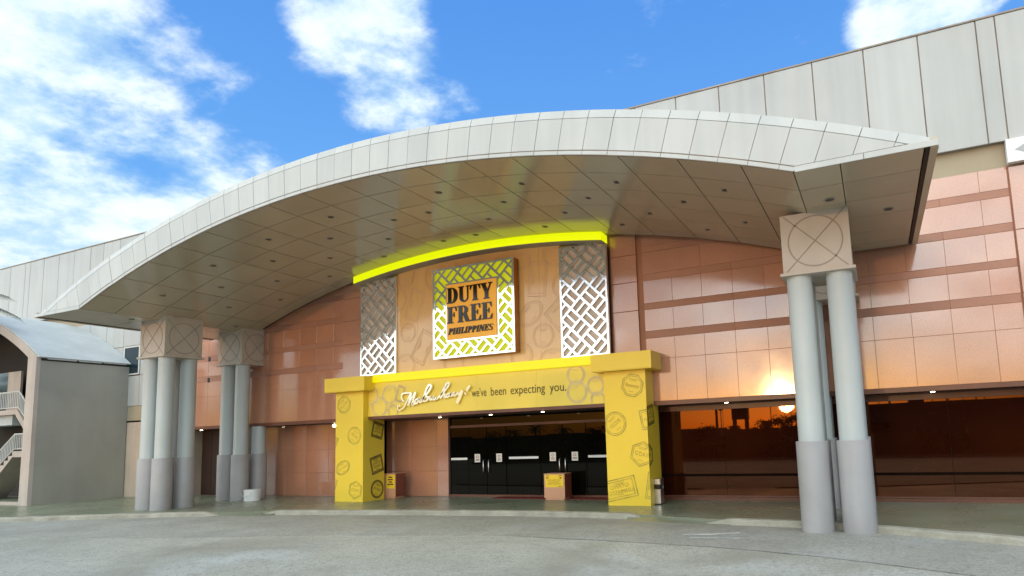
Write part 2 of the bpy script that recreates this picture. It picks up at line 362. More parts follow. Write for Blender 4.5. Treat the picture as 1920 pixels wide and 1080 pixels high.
def kerb(pts, t0, t1):
    pts = dense(cat(pts), .09); b = MB(); n = len(pts)
    L = [0]
    for a, c in zip(pts, pts[1:]): L.append(L[-1]+math.dist(a, c))
    for i, (x, y) in enumerate(pts):
        a, c = pts[max(i-1, 0)], pts[min(i+1, n-1)]; t = Vector((c[0]-a[0], c[1]-a[1])).normalized(); nr = Vector((t.y, -t.x))
        h = ZP-ZR+.022
        if t0: h *= min(1, .12+L[i]/.55)
        if t1: h *= min(1, .12+(L[-1]-L[i])/.55)
        e = mnoise.noise((x*2.3, y*2.3, 1))*.018+mnoise.noise((x*9, y*9, 3))*.010
        chip = max(0, mnoise.noise((x*3.1, y*3.1, 8))-.25)*.07
        for (o, z) in ((-.02+e*.5, -.03), (.0+e, h*.72-chip), (.028+e+chip*.6, h+e*.35-chip), (.17, h+.004+e*.3-chip*.3), (.20, -.03)):
            b.v.append((x-nr.x*o, y-nr.y*o, ZR+z))
    for i in range(n-1):
        for k in range(4): b.f.append((i*5+k, (i+1)*5+k, (i+1)*5+k+1, i*5+k+1))
    b.f += [(0, 1, 2, 3, 4), tuple((n-1)*5+k for k in (4, 3, 2, 1, 0))]
    return tag(b.build('kerb', 'kerb', smooth=False), kind='structure')
kerb(K1, 0, 1); kerb(K2, 1, 1); kerb(K3, 1, 0)
for a, c in ((K1[-1], K2[0]), (K2[-1], K3[0])):
    b = MB(); x0, y0, x1, y1 = a[0]-.5, a[1]-.12, c[0]+.5, c[1]-.02
    b.v = [(x0, y0-.02, ZR+.006), (x1, y1-.1, ZR+.006), (x1, y1+.42, ZP+.005), (x0, y0+.42, ZP+.005), (x0, y0-.02, 0), (x1, y1-.1, 0), (x1, y1+.42, 0), (x0, y0+.42, 0)]
    b.f = [(0, 1, 2, 3), (4, 5, 1, 0), (5, 6, 2, 1), (7, 4, 0, 3)]
    tag(b.build('ramp', 'plat'), kind='structure')
b = MB(); sp_ = dense(cat([p for p in seam if p[0] > -7]), .12)
for i, (x, y) in enumerate(sp_):
    w_ = .006+.009*abs(mnoise.noise((x*4, y*4, 2))); o_ = mnoise.noise((x*1.7, y*1.7, 5))*.03; b.v += [(x, y-w_+o_, ZR+.0085), (x, y+w_+o_, ZR+.0085)]
    if i: b.f.append((2*i-2, 2*i, 2*i+1, 2*i-1))
tag(b.build('road_joint', 'joint_dark'), kind='structure')
# worn paint mark on the driveway
b = MB()
for (pa, w) in (([(-3.2, 11.02), (-2.75, 11.12), (-2.3, 11.38)], .05), ([(-3.0, 10.72), (-2.6, 10.8), (-2.2, 10.82)], .035)):
    for (p, q) in zip(pa, pa[1:]): 
        i = len(b.v); b.v += [(p[0], p[1]-w, ZR+.009), (q[0], q[1]-w, ZR+.009), (q[0], q[1]+w, ZR+.009), (p[0], p[1]+w, ZR+.009)]; b.f.append((i, i+1, i+2, i+3))
tag(b.build('road_marking', 'line'), kind='structure')

# ------------------------------------------------------------------ store building
bld = tag(empty('store_building', (XC, YF+1, ZP)), 'long store building with pink granite slabs below and white metal cladding above', 'building')
XL, XR = -46, 12
core = part('wall', 'core', bld, XL, XR, YF+.05, 30, 2.62, 10.08)
low = part('wall', 'core', bld, XL, XR, 16.25, 30, ZP-.1, 2.62)
part('roof', 'roof', bld, XL-.1, XR+.1, YF-.1, 30.1, 10.10, 10.16)
# polished and flamed granite courses
courses = [(2.60, 3.63, 'stone', .73), (3.63, 4.15, 'stone', .73), (4.15, 4.33, 'stone_band', 2.19), (4.33, 4.87, 'stone', .73), (4.87, 5.03, 'stone_band', 2.19), (5.03, 5.60, 'stone', .73), (5.60, 5.77, 'stone_band', 2.19), (5.77, 6.32, 'stone', 1.46), (6.32, 6.48, 'stone_band', 2.19), (6.48, 6.93, 'stone', 1.46)]
stone_wall = part('stone_wall', 'joint_stone', bld, -22.6, XR, YF+.012, YF+.05, 2.60, 6.93)
shared = {}
def shared_slab(name, mat, parent, x0, x1, y0, y1, z0, z1, c=.005):
    key = (name, mat, round(x1-x0, 3), round(y1-y0, 3), round(z1-z0, 3)); org = Vector(((x0+x1)/2, (y0+y1)/2, z0))
    if key in shared:
        o = bpy.data.objects.new(name, shared[key]); COL.objects.link(o); o.parent = parent; o.location = org-WORG[parent.name]; WORG[o.name] = org
    else:
        o = MB().bbox(x0, x1, y0, y1, z0, z1, c).build(name, mat, parent, org=org); shared[key] = o.data
    return o
for (z0, z1, mt, w) in courses:
    for (a, c) in ((-22.6, -14.88), (-5.02, 2.78), (3.66, 7.3)):
        x = a
        while x < c-.02:
            x2 = min(x+w, c)
            if x2-x > .05 and not (-19 < x and x2 < 0 and z0 > max(arc_z(x, RI), arc_z(x2, RI))+.05):
                dy = random.uniform(-.0012, .0012)
                shared_slab('stone_slab' if mt == 'stone' else 'stone_band', mt, stone_wall, x+.002, x2-.002, YF+dy, YF+.03, z0+.0025, z1-.0025, .003)
            x = x2
for (a, c, zt) in ((-14.86, -14.0, 6.75), (-5.86, -5.16, 6.85), (2.80, 3.64, 6.9)):
    zz_ = [2.6, 3.63, 4.87, 5.6, 6.3, zt] if a < 2 else [2.6, 4.33, 5.6, zt]
    for z0, z1 in zip(zz_, zz_[1:]): MB().bbox(a+.004, c-.004, YF-.05, YF+.03, z0+.004, z1-.004, .006).build('pilaster_slab', 'stone', stone_wall)
for z in (4.12, 4.86): part('vent_hole', 'blackp', stone_wall, -21.16, -21.05, YF-.008, YF+.02, z, z+.16)
# tan strip and white cladding above
part('tan_strip', 'band', bld, XL, XR, YF+.01, YF+.05, 6.93, 7.6)
clad = part('upper_cladding', 'joint', bld, XL, XR, YF-.10, YF+.05, 7.44, 10.10)
xs = [2.85, 2.51]+[2.51-1.07*i for i in range(1, 29)]
x = xs[-1]; k = 0
xs += [-28.3-.02, -29.45, -30.56, -31.67, -32.71, -33.09, -34.27] if x > -28.2 else []
xs = sorted([v for v in set(round(v, 3) for v in xs)]+[-35.4, -36.5, -37.6, -38.7, -39.8, 3.92, 4.99, 6.06, 7.13, 8.2])
xs = [a for a, c in zip(xs, xs[1:]+[99]) if c-a > .25]
for a, c in zip(xs, xs[1:]): shared_slab('cladding_panel', 'clad', clad, a+.011, c-.011, YF-.135+random.uniform(-.003, .003), YF-.10, 7.425, 10.09, .006)
part('coping', 'joint', clad, XL, XR, YF-.15, YF+.05, 10.10, 10.135)
# left bay: white square panels, tan band, beige stone down to the pavement
lb = part('left_bay_wall', 'joint', bld, XL, -22.6, YF+.0, YF+.05, 2.9, 6.93)
px = [-33.6, -32.4, -31.2, -30.15, -29.1, -28.25, -27.15, -26.05, -24.95, -23.8, -22.6]; pz = [3.5, 4.65, 5.80, 6.93]
for i, (a, c) in enumerate(zip(px, px[1:])):
    for z0, z1 in zip(pz, pz[1:]):
        if i == 7 and z0 == 4.65: continue
        shared_slab('wall_panel', 'clad', lb, a+.010, c-.010, YF-.03, YF, z0+.010, z1-.010, .006)
w = part('window', 'frame', bld, -26.04, -24.96, YF-.01, YF+.02, 4.66, 5.79)
part('pane', 'glassb', w, -25.93, -25.05, YF-.025, YF-.012, 4.74, 5.74)
for q in ((-26.0, -25.93, 4.70, 5.78), (-25.05, -24.99, 4.70, 5.78)): part('frame', 'rail', w, q[0], q[1], YF-.04, YF-.01, q[2], q[3])
for q in ((4.69, 4.74), (5.74, 5.785)): part('frame', 'rail', w, -25.93, -25.05, YF-.04, YF-.01, q[0], q[1])
part('tan_band', 'band', bld, -40, -22.61, YF-.02, YF+.05, 2.96, 3.49)
bw = part('beige_wall', 'stone_beige', bld, -45, -22.6, YF-.0, 16.3, ZP-.1, 2.955)
# overhang: brown edge trim, ceiling
part('overhang_trim', 'brownred', bld, -22.6, -13.6, YF-.015, YF+.08, 2.50, 2.598)
part('overhang_trim', 'brownred', bld, -5.9, XR, YF-.015, YF+.08, 2.50, 2.598)
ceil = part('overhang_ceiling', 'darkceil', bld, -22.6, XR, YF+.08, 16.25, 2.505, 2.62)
def lamp(x, y, z, parent, r=.042):
    d = MB().lathe(x, y, [(r*1.5, z-.012), (r*1.5, z+.002)], 20).build('downlight', 'dlring', parent)
    MB().lathe(x, y, [(r, z-.02), (r, z-.013)], 20).build('bulb', 'lamp', d)
for (x, y) in ((-21.9, 15.25), (-18.9, 15.4), (-11.35, 15.05), (-9.65, 15.05), (-8.0, 15.0), (1.1, 15.2), (-3.2, 15.2)): lamp(x, y, 2.505, ceil)
# recessed walls, granite slabs
rec = part('recess_wall', 'joint_stone', bld, -22.6, -14.2, 15.80, 16.25, ZP-.1, 2.51)
ent = part('entry_wall', 'joint_stone', bld, -14.2, -11.82, 16.08, 16.25, ZP-.1, 2.51)
for (a, c, y, par) in ((-19.3, -14.2, 15.78, rec), (-14.2, -11.82, 16.06, ent)):
    for (z0, z1) in ((ZP, .92), (.92, 1.66), (1.66, 2.505)):
        x = a
        while x < c-.05:
            x2 = min(x+.98, c); shared_slab('stone_slab', 'stone', par, x+.003, x2-.003, y, y+.03, z0+.003, z1-.003); x = x2
dark_p = part('dark_recess_panel', 'brownred', bld, -22.55, -19.32, 15.76, 15.80, ZP, 2.5)  # dark boarded panel added so this end of the recess reads dark
for k in range(6): part('recess_board', 'frame', dark_p, -22.53+k*.535, -22.53+k*.535+.52, 15.745, 15.759, ZP+.02, 2.48)
part('return_wall', 'brownred', bld, -14.23, -14.2, 15.79, 16.1, ZP, 2.505)
part('end_wall', 'stone_beige', bld, -22.62, -22.59, YF+.1, 15.9, ZP, 2.505)
# dark bronze window strip
win = part('window_strip', 'frame', bld, -5.15, XR, 15.80, 16.0, ZP-.1, 2.51)
for (z0, z1, y) in ((ZP, ZP+.075, 15.70), (2.36, 2.505, 15.68)): part('rail', 'brownred', win, -5.1, XR, y, 15.80, z0, z1)
part('jamb', 'frame', win, -5.15, -5.02, 15.70, 15.80, ZP, 2.505)
xp = -5.02; i = 0
while xp < 9:
    x2 = xp+1.6; part('pane', 'glass', win, xp+.004, x2-.004, 15.755+.002*(i % 2), 15.79, ZP+.075, 2.36); xp = x2; i += 1
part('rail', 'matte', win, -5.02, XR, 15.742, 15.754, .74, .80)
part('bead', 'brownred', win, -5.02, XR, 15.728, 15.754, ZP+.08, ZP+.115)

# ------------------------------------------------------------------ entrance doors
YD = 16.10
dr = part('door_frame', 'frame', bld, -11.82, -5.15, YD+.04, 16.25, ZP-.1, 2.51)
part('lintel', 'brownred', dr, -11.80, -5.2, YD-.03, YD+.04, 2.19, 2.26)
part('transom', 'glassd', dr, -11.78, -5.2, YD+.01, YD+.04, 2.262, 2.503)
part('threshold', 'brownred', dr, -11.80, -5.2, YD-.05, YD+.04, ZP, ZP+.06)
part('jamb', 'frame', dr, -11.82, -11.76, YD-.03, YD+.04, ZP, 2.505)
part('jamb', 'frame', dr, -5.2, -5.15, YD-.03, YD+.04, ZP, 2.505)
def bar(x0, x1): return x0, x1
for (a, c, b0, b1) in ((-11.74, -11.12, -11.74, -11.16), (-9.80, -8.70, -9.72, -8.76), (-7.26, -5.22, -7.22, -6.2)):
    s_ = part('side_pane', 'glassd', dr, a, c, YD, YD+.03, ZP+.065, 2.185); part('safety_bar', 'whiteplastic', s_, b0, b1, YD-.012, YD, 1.235, 1.30)
for (a, c, hx, sx) in ((-11.10, -10.48, -10.56, -10.80), (-10.46, -9.82, -10.38, -10.05), (-8.68, -7.99, -8.07, -8.30), (-7.97, -7.28, -7.89, -7.62)):
    d = part('door', 'glassd', bld, a, c, YD-.008, YD+.025, ZP+.065, 2.185)
    h = MB().tube([(hx, YD-.008, .86), (hx, YD-.07, .88), (hx, YD-.07, 1.22), (hx, YD-.008, 1.24)], .016, 8); h.build('handle', 'steel', d, smooth=True)
    p_ = part('notice_sheet', 'paper', d, sx-.095, sx+.095, YD-.012, YD-.0085, 1.16, 1.40)
    for zz_ in (1.20, 1.235): part('print', 'redink' if zz_ < 1.22 else 'ink', p_, sx-.06, sx+.06, YD-.0145, YD-.0125, zz_, zz_+.018)
    MB().prism([(sx+.045*math.cos(t*.524), 1.32+.04*math.sin(t*.524)) for t in range(12)], YD-.0145, YD-.0125, [[(sx+.03*math.cos(t*.524), 1.32+.026*math.sin(t*.524)) for t in range(12)]]).build('print', 'redink', p_)

# ------------------------------------------------------------------ canopy
can = tag(empty('canopy', (XC, 12.2, 5.6)), 'huge white arched entrance canopy with tapering wing tips and panelled soffit', 'canopy')
RO, RI, CZ = 26.2, 25.40, 8.0-26.2
ZB = 5.58; YC = 9.55; HW = 10.9; HWL = 11.04; HWR = 10.78
def arc_z(x, r): return CZ+math.sqrt(r*r-(x-XC)**2)
xk = math.sqrt(RI**2-(ZB-CZ)**2)          # kink half width
# structural shell (dark) between soffit and roof
sh = MB(); top = [(XC+HW*math.sin(t/24*math.pi/2*1)*1, 0) for t in range(0)]
NX = 60
outer = [(x, max(ZB+.06, arc_z(x, RO-.03))) for x in [XC-HWL+(HWL+HWR)*i/NX for i in range(NX+1)]]
inner = [(XC-HWL, ZB+.05)]+[(XC-xk+2*xk*i/40, max(ZB+.05, arc_z(XC-xk+2*xk*i/40, RI)+.05)) for i in range(41)]+[(XC+HWR, ZB+.05)]
sh.prism(inner+list(reversed(outer)), YC+.07, YF-.02)
shell = sh.build('frame', 'joint_dark', can)
rt = MB(); o1 = [(x, max(ZB+.09, arc_z(x, RO))) for x in [XC-HWL+(HWL+HWR)*i/NX for i in range(NX+1)]]; o2 = [(x, z-.028) for x, z in o1]
rt.prism(o2+list(reversed(o1)), YC+.08, YF-.14); rt.build('roof', 'roof', can)
# fascia: radial panels, a leaning top strip and a bottom strip
fas = MB()
RT, RB = RO-.155, RI+.085
def clipz(poly, z):
    out = []
    for i in range(len(poly)):
        a, b = poly[i], poly[(i+1) % len(poly)]; da, db = a[1]-z, b[1]-z
        if da >= 0: out.append(a)
        if (da >= 0) != (db >= 0): t = da/(da-db); out.append((a[0]+(b[0]-a[0])*t, a[1]+(b[1]-a[1])*t))
    return out
amL = math.asin(10.99/RO); amax = math.asin((HWR+.02)/RO); NP = 46
fan = [-amL+(amL+amax)*i/80 for i in range(81)]
fb = MB(); bk = clipz([(XC+RI*math.sin(a), CZ+RI*math.cos(a)) for a in fan]+[(XC+(RT+.002)*math.sin(a), CZ+(RT+.002)*math.cos(a)) for a in reversed(fan)], ZB+.01)
bk = [p for p in bk if math.hypot(p[0]-XC, p[1]-CZ) < RT+.01] if False else bk
fb.prism(bk, YC+.012, YC+.04); fascia = fb.build('fascia', 'joint', can)
def sector(a0, a1, r0, r1, gap=.005):
    pts = []
    for (r, seq) in ((r0, (0, .5, 1)), (r1, (1, .5, 0))):
        ga = gap/r
        for t in seq: a = a0+ga+(a1-a0-2*ga)*t; pts.append((XC+r*math.sin(a), CZ+r*math.cos(a)))
    return pts
for i in range(NP):
    a0 = -amL+(amL+amax)*i/NP; a1 = -amL+(amL+amax)*(i+1)/NP; dy = random.uniform(-.003, .003)
    for (r0, r1, nm) in ((RB, RT, 'fascia_panel'), (RI+.004, RB-.009, 'edge_strip')):
        p = clipz(sector(a0, a1, r0+.004, r1-.004), ZB+.085 if nm == 'fascia_panel' else ZB+.012)
        if len(p) > 2 and abs(sum(p[k][0]*p[(k+1) % len(p)][1]-p[(k+1) % len(p)][0]*p[k][1] for k in range(len(p)))) > .004:
            MB().prism(p, YC+dy+(.0 if nm == 'fascia_panel' else .003), YC+.03).build(nm, 'fascia', fascia)
    p = clipz(sector(a0, a1, RT+.004, RO), ZB+.03)
    if len(p) > 2:
        lean = lambda x, z, y: (x, y+max(0, (math.hypot(x-XC, z-CZ)-RT))*.22, z)
        MB().prism(p, YC-.002+dy, YC+.04, f=lean).build('top_strip', 'fascia', fascia)
for s_ in (-1, 1):      # flat bottom strip of the wings
    x0 = XC+s_*(xk+.02); x1 = XC+s_*((HWL if s_ < 0 else HWR)+.03)
    for k in range(2):
        a = x0+(x1-x0)*k/2; c = x0+(x1-x0)*(k+1)/2
        MB().box(min(a, c)+.005, max(a, c)-.005, YC-.006, YC+.012, ZB-.01, ZB+.075).build('edge_strip', 'fascia', fascia)
    MB().box(min(x1, x1-s_*.1), max(x1, x1-s_*.1), YC+.02, YF-.16, ZB-.02, ZB+.12).build('end_trim', 'soffit', can)
    part('end_gutter', 'frame', can, min(x1-s_*.16, x1-s_*.1), max(x1-s_*.16, x1-s_*.1), YC+.05, YF-.16, ZB-.005, ZB+.06)
# soffit panels
sof = part('soffit', 'joint_dark', can, XC-1, XC+1, YC+.06, YC+.3, arc_z(XC, RI)+.06, arc_z(XC, RI)+.09)
ys = [YC+.035, 10.40, 11.37, 12.35, 13.33, 14.31, YF-.14]
XS = XC+.06; pitch = 1.04/RI
edges_a = []
k0 = -9
ak = math.asin(xk/RI)
angs = [a for a in ((k*pitch) for k in range(-9, 10)) if abs(a) < ak-.012]
angs = [-ak]+angs+[ak]
def soff_panel(a0, a1, y0, y1):
    b = MB(); g_ = .010; t = .022
    P = []
    for r in (RI, RI+t):
        for a, s_ in ((a0, 1), (a1, -1)):
            aa = a+s_*g_/r; P.append((XS*0+XC+.0+r*math.sin(aa), CZ+r*math.cos(aa)))
    (ax, az), (bx, bz), (cx, cz), (dx, dz) = P
    j = random.uniform(-.0018, .0018)
    b.v = [(ax, y0+g_, az+j), (bx, y0+g_, bz-j), (bx, y1-g_, bz+j), (ax, y1-g_, az-j), (cx, y0+g_, cz), (dx, y0+g_, dz), (dx, y1-g_, dz), (cx, y1-g_, cz)]
    b.f = [(0, 3, 2, 1), (4, 5, 6, 7), (0, 1, 5, 4), (1, 2, 6, 5), (2, 3, 7, 6), (3, 0, 4, 7)]
    return b.build('soffit_panel', 'soffit', sof)
for a0, a1 in zip(angs, angs[1:]):
    for y0, y1 in zip(ys, ys[1:]): soff_panel(a0, a1, y0, y1)
for s_ in (-1, 1):
    seg = [XC+s_*xk, XC+s_*(xk+.64), XC+s_*((HWL if s_ < 0 else HWR)-.14)]
    for a, c in zip(seg, seg[1:]):
        for y0, y1 in zip(ys, ys[1:]):
            MB().box(min(a, c)+.007, max(a, c)-.007, y0+.007, y1-.007, ZB+random.uniform(-.002, .002), ZB+.03).build('soffit_panel', 'soffit', sof)
def dlight(x, y, z, nx=0):
    o = MB().lathe(x, y, [(.088, z-.008), (.088, z+.006)], 20).build('downlight', 'dlring', can)
    MB().lathe(x, y, [(.068, z-.012), (.068, z-.004)], 20).build('lamp_recess', 'dlcan', o)
for i in range(0, 9):
    for j, yy in enumerate((10.88, 11.86, 12.85, 13.83)):
        if (i+j) % 2 == 1:
            for s_ in (1, -1):
                a = s_*(i+.5)*pitch
                if abs(a) < ak-.01: dlight(XC+RI*math.sin(a), yy, CZ+RI*math.cos(a))
for (x, y) in ((-.42, 11.06), (.48, 12.09), (-19.12, 11.1), (-20.0, 12.09)): dlight(x, y, ZB-.001)

# ------------------------------------------------------------------ column clusters
def cluster(cx, cy, ztop, label, back_short):
    t = tag(empty('column_cluster', (cx, cy, ZP)), label, 'columns', 'column clusters carrying the canopy')
    h = .565; zb = 4.50
    c = MB().box(cx-h, cx+h, cy-h, cy+h, zb+.05, ztop).build('capital', 'capital', t)
    part('ledge', 'capital', c, cx-h-.05, cx+h+.05, cy-h-.05, cy+h+.05, zb, zb+.048)
    zc = (zb+.05+min(ztop, 5.6))/2; rr = .46; wd = .013
    ring_o = [(rr*math.cos(k*math.pi/20), rr*math.sin(k*math.pi/20)) for k in range(40)]; ring_i = [((rr-2*wd)*math.cos(k*math.pi/20), (rr-2*wd)*math.sin(k*math.pi/20)) for k in range(40)]
    for (f) in ((lambda u, v, d: (cx+u, cy-h-d, zc+v)), (lambda u, v, d: (cx+h+d, cy+u, zc+v)), (lambda u, v, d: (cx-h-d, cy+u, zc+v))):
        MB().prism(ring_o, .004, -.01, [ring_i], f=f).build('ring_moulding', 'groove', c)
        for s_ in (1, -1):
            L = .75; d = Vector((1, s_)).normalized(); nn_ = Vector((-d.y, d.x))*wd*.8; e = .545
            p = clip([tuple(d*L+nn_), tuple(d*-L+nn_), tuple(d*-L-nn_), tuple(d*L-nn_)], (-e, e, -.50, .50))
            if p: MB().prism(p, .006+.002*s_, -.01, f=f).build('cross_moulding', 'groove', c)
    for (ox, oy) in ((-.33, -.33), (.33, -.33), (-.33, .33), (.33, .33)):
        zt = 2.50 if (oy > 0 and back_short) else zb
        co = MB().lathe(cx+ox, cy+oy, [(.215, ZP), (.215, zt)], 40).build('column', 'column', t); smooth_angle(co)
        zs = ZR-.02 if cy < 13 else ZP-.02
        s_ = MB().lathe(cx+ox, cy+oy, [(.265, zs), (.265, 1.595), (.258, 1.61), (.22, 1.61)], 40).build('sleeve', 'sleeve', co); smooth_angle(s_)
    return t
cluster(-.73, 12.17, 5.60, 'cluster of white columns with square capital at the kerb on the right', False)
cluster(-.75, 14.75, 5.62, 'column cluster against the wall hidden behind the right front columns', True)
cluster(-18.92, 12.15, 5.72, 'cluster of white columns with square capital at the kerb on the left', False)
cluster(-18.98, 14.66, 5.72, 'column cluster against the pink wall behind the left front columns', True)

# ------------------------------------------------------------------ stamps
def ring(pts_o, pts_i): 
    n = len(pts_o); return [[pts_o[i], pts_o[(i+1) % n], pts_i[(i+1) % n], pts_i[i]] for i in range(n)]
def shape(kind, r, k):
    if kind == 'circle': return [(r*k*math.cos(t*math.pi/18), r*k*math.sin(t*math.pi/18)) for t in range(36)]
    if kind == 'oval': return [(r*1.25*k*math.cos(t*math.pi/18), r*.85*k*math.sin(t*math.pi/18)) for t in range(36)]
    if kind == 'hex': return [(r*1.05*k*math.cos(t*math.pi/3+.52), r*1.05*k*math.sin(t*math.pi/3+.52)) for t in range(6)]
    if kind == 'oct': return [(r*k*math.cos(t*math.pi/4+.39), r*k*math.sin(t*math.pi/4+.39)) for t in range(8)]
    a, b = (r*1.25*k, r*.72*k+.0) if kind == 'rect' else (r*.95*k, r*.95*k)
    e = r*(1-k)*.3
    return [(-a, -b+e), (a, -b+e), (a, b-e), (-a, b-e)]
_ns = 0
def stamp(parent, f, kind, cx, cz, r, rot, lines, rect, mat, lw=1.0, lift=None, th=.17):
    global _ns; _ns += 1
    lift = .003+.0004*(_ns % 14)
    pl = []
    w = .018/r*lw*.22/.2
    for k in (1.0, .84): pl += ring(shape(kind, r, k), shape(kind, r, k-w*(1.2 if k == 1 else .8)))
    n = len(lines)
    for i, t in enumerate(lines):
        h = r*th*2*(1 if n == 1 else .8); tp, wd = text_polys(t, h)
        s_ = min(1, 1.15*r/wd) if kind in ('circle', 'oct', 'hex', 'square') else min(1, 1.9*r/wd)
        z0 = (n-1)*h*.7-i*h*1.4-h/2
        pl += [[(x*s_, z+z0) for x, z in p] for p in tp]
    for (zz_, ww) in ((.52, .5), (.40, .36), (-.52, .28)):   # the small unreadable lines
        if kind == 'rect': zz_ *= .78
        pl.append([(-ww*r*.8, zz_*r-.006), (ww*r*.8, zz_*r-.006), (ww*r*.8, zz_*r+.006), (-ww*r*.8, zz_*r+.006)])
    c, s_ = math.cos(R(rot)), math.sin(R(rot)); out = []
    for p in pl:
        q = clip([(cx+x*c-z*s_, cz+x*s_+z*c) for x, z in p], rect)
        if q: out.append(q)
    if not out: return None
    return MB().polys(out, lambda x, z: f(x, z, lift)).build('stamp', mat, parent)

# ------------------------------------------------------------------ yellow entrance pillars
def pillar(cx, label, front, side):
    t = tag(empty('yellow_pillar', (cx, 14.8, ZP)), label, 'pillar', 'yellow stamped pillars framing the entrance')
    x0, x1, y0, y1 = cx-.53, cx+.53, 14.34, 15.22
    sh_ = part('shaft', 'yellow', t, x0, x1, y0, y1, ZP, 3.36)
    cp = part('cap', 'yellow', t, cx-.765, cx+.765, 14.12, 15.1, 3.362, 3.76)
    part('cap_edge', 'yellow', cp, cx-.755, cx+.755, 14.13, 15.09, 3.345, 3.361)
    for (k, x, z, r, ro, li) in front: stamp(sh_, lambda u, v, d: (u, y0-d, v), k, x, z, r, ro, li, (x0+.004, x1-.004, ZP+.01, 3.34), 'stampink')
    for (k, y, z, r, ro, li, sd_) in side: stamp(sh_, (lambda u, v, d: (x1+d, u, v)), k, y, z, r, ro, li, (y0+.004, y1-.01, ZP+.01, 3.34), 'stampdark', lw=1.6)
    return t
pillar(-14.07, 'yellow pillar left of the glass doors, printed with passport stamps',
       [('oct', -14.28, 2.98, .27, 40, ['ALOHA']), ('circle', -13.87, 2.06, .26, -35, ['WELCOME']), ('oval', -14.30, 1.14, .23, 25, ['NI HAO']), ('hex', -13.82, .50, .26, -8, ["G'DAY"]), ('rect', -14.80, 1.76, .28, 65, []), ('rect', -14.80, .52, .28, 70, [])],
       [('square', 14.93, 2.20, .25, -14, ['HELLO', 'HAWAII'], 1), ('square', 14.90, 1.20, .27, 14, ['OHAYO', 'GOZAIMASU'], 1), ('circle', 14.92, .48, .27, -20, ['NI HAO'], 1)])
pillar(-5.42, 'yellow pillar right of the glass doors beside the steel bin, printed with passport stamps',
       [('oct', -5.22, 2.98, .29, -14, ['Bienvenue']), ('circle', -5.70, 2.09, .29, 38, ['WELCOME']), ('hex', -5.06, 1.36, .29, -14, ["G'DAY"]), ('rect', -5.64, .56, .34, 12, ['OHAYO', 'GOZAIMASU']), ('rect', -4.80, .62, .25, 80, []), ('square', -4.82, 2.18, .25, 10, ['HELLO'])],
       [('square', 14.60, 2.27, .25, 10, ['HELLO', 'HAWAII'], 1), ('hex', 14.38, 1.33, .26, 0, ['DAY'], 1)])

# ------------------------------------------------------------------ printed sign board over the doors
bd = tag(empty('sign_board', (XC, 14.7, 2.6)), 'long gold sign board with a silver script greeting over the doors', 'sign')
YB = 14.53
xb = [-13.535, -11.6, -9.75, -7.9, -5.955]
for a, c in zip(xb, xb[1:]): part('board_panel', 'beamp', bd, a+.0015, c-.0015, YB, YB+.05, 2.60, 3.575)
part('board_core', 'joint_dark', bd, -13.53, -5.96, YB+.05, YF+.08, 2.605, 3.57)
part('board_soffit', 'brownred', bd, -13.53, -5.96, YB+.01, YF+.09, 2.515, 2.6)
fbd = lambda u, v, d: (u, YB-d, v); rb = (-13.5, -5.98, 2.62, 3.56)
for (k, x, z, r, ro) in (('circle', -13.1, 2.86, .30, 10), ('circle', -13.42, 3.2, .28, 0), ('oct', -12.72, 3.20, .30, 20), ('rect', -12.35, 3.20, .20, 70), ('circle', -12.6, 2.72, .2, 0), ('circle', -6.78, 3.36, .26, 0), ('circle', -6.76, 2.92, .29, 20), ('circle', -6.25, 3.05, .24, 0), ('oct', -6.2, 2.7, .22, 0)):
    stamp(bd, fbd, k, x, z, r, ro, [], rb, 'beamink', lw=1.7)
tp, wd = text_polys("we've been expecting you.", .225); sx = 2.84/wd; 
def text_solid(pl, y0, y1, ox, oz, name, mat, parent, sx=1):
    b = MB()
    for p in pl:
        q = [(ox+x*sx, oz+z) for x, z in p]; n = len(q); i0 = len(b.v)
        b.v += [(x, y0, z) for x, z in q]; b.f.append(tuple(range(i0, i0+n)))
    return b.build(name, mat, parent)
xw = -9.9
for wtxt, frac in (("we've", .166), ('been', .166), ('expecting', .360), ('you.', .164)):
    tp, w1 = text_polys(wtxt, .225); w0 = frac*2.84; text_solid(tp, YB-.010, YB, xw+w0/2, 2.975, 'slogan_word', 'slogan', bd, w0/w1); xw += w0+.048*2.84
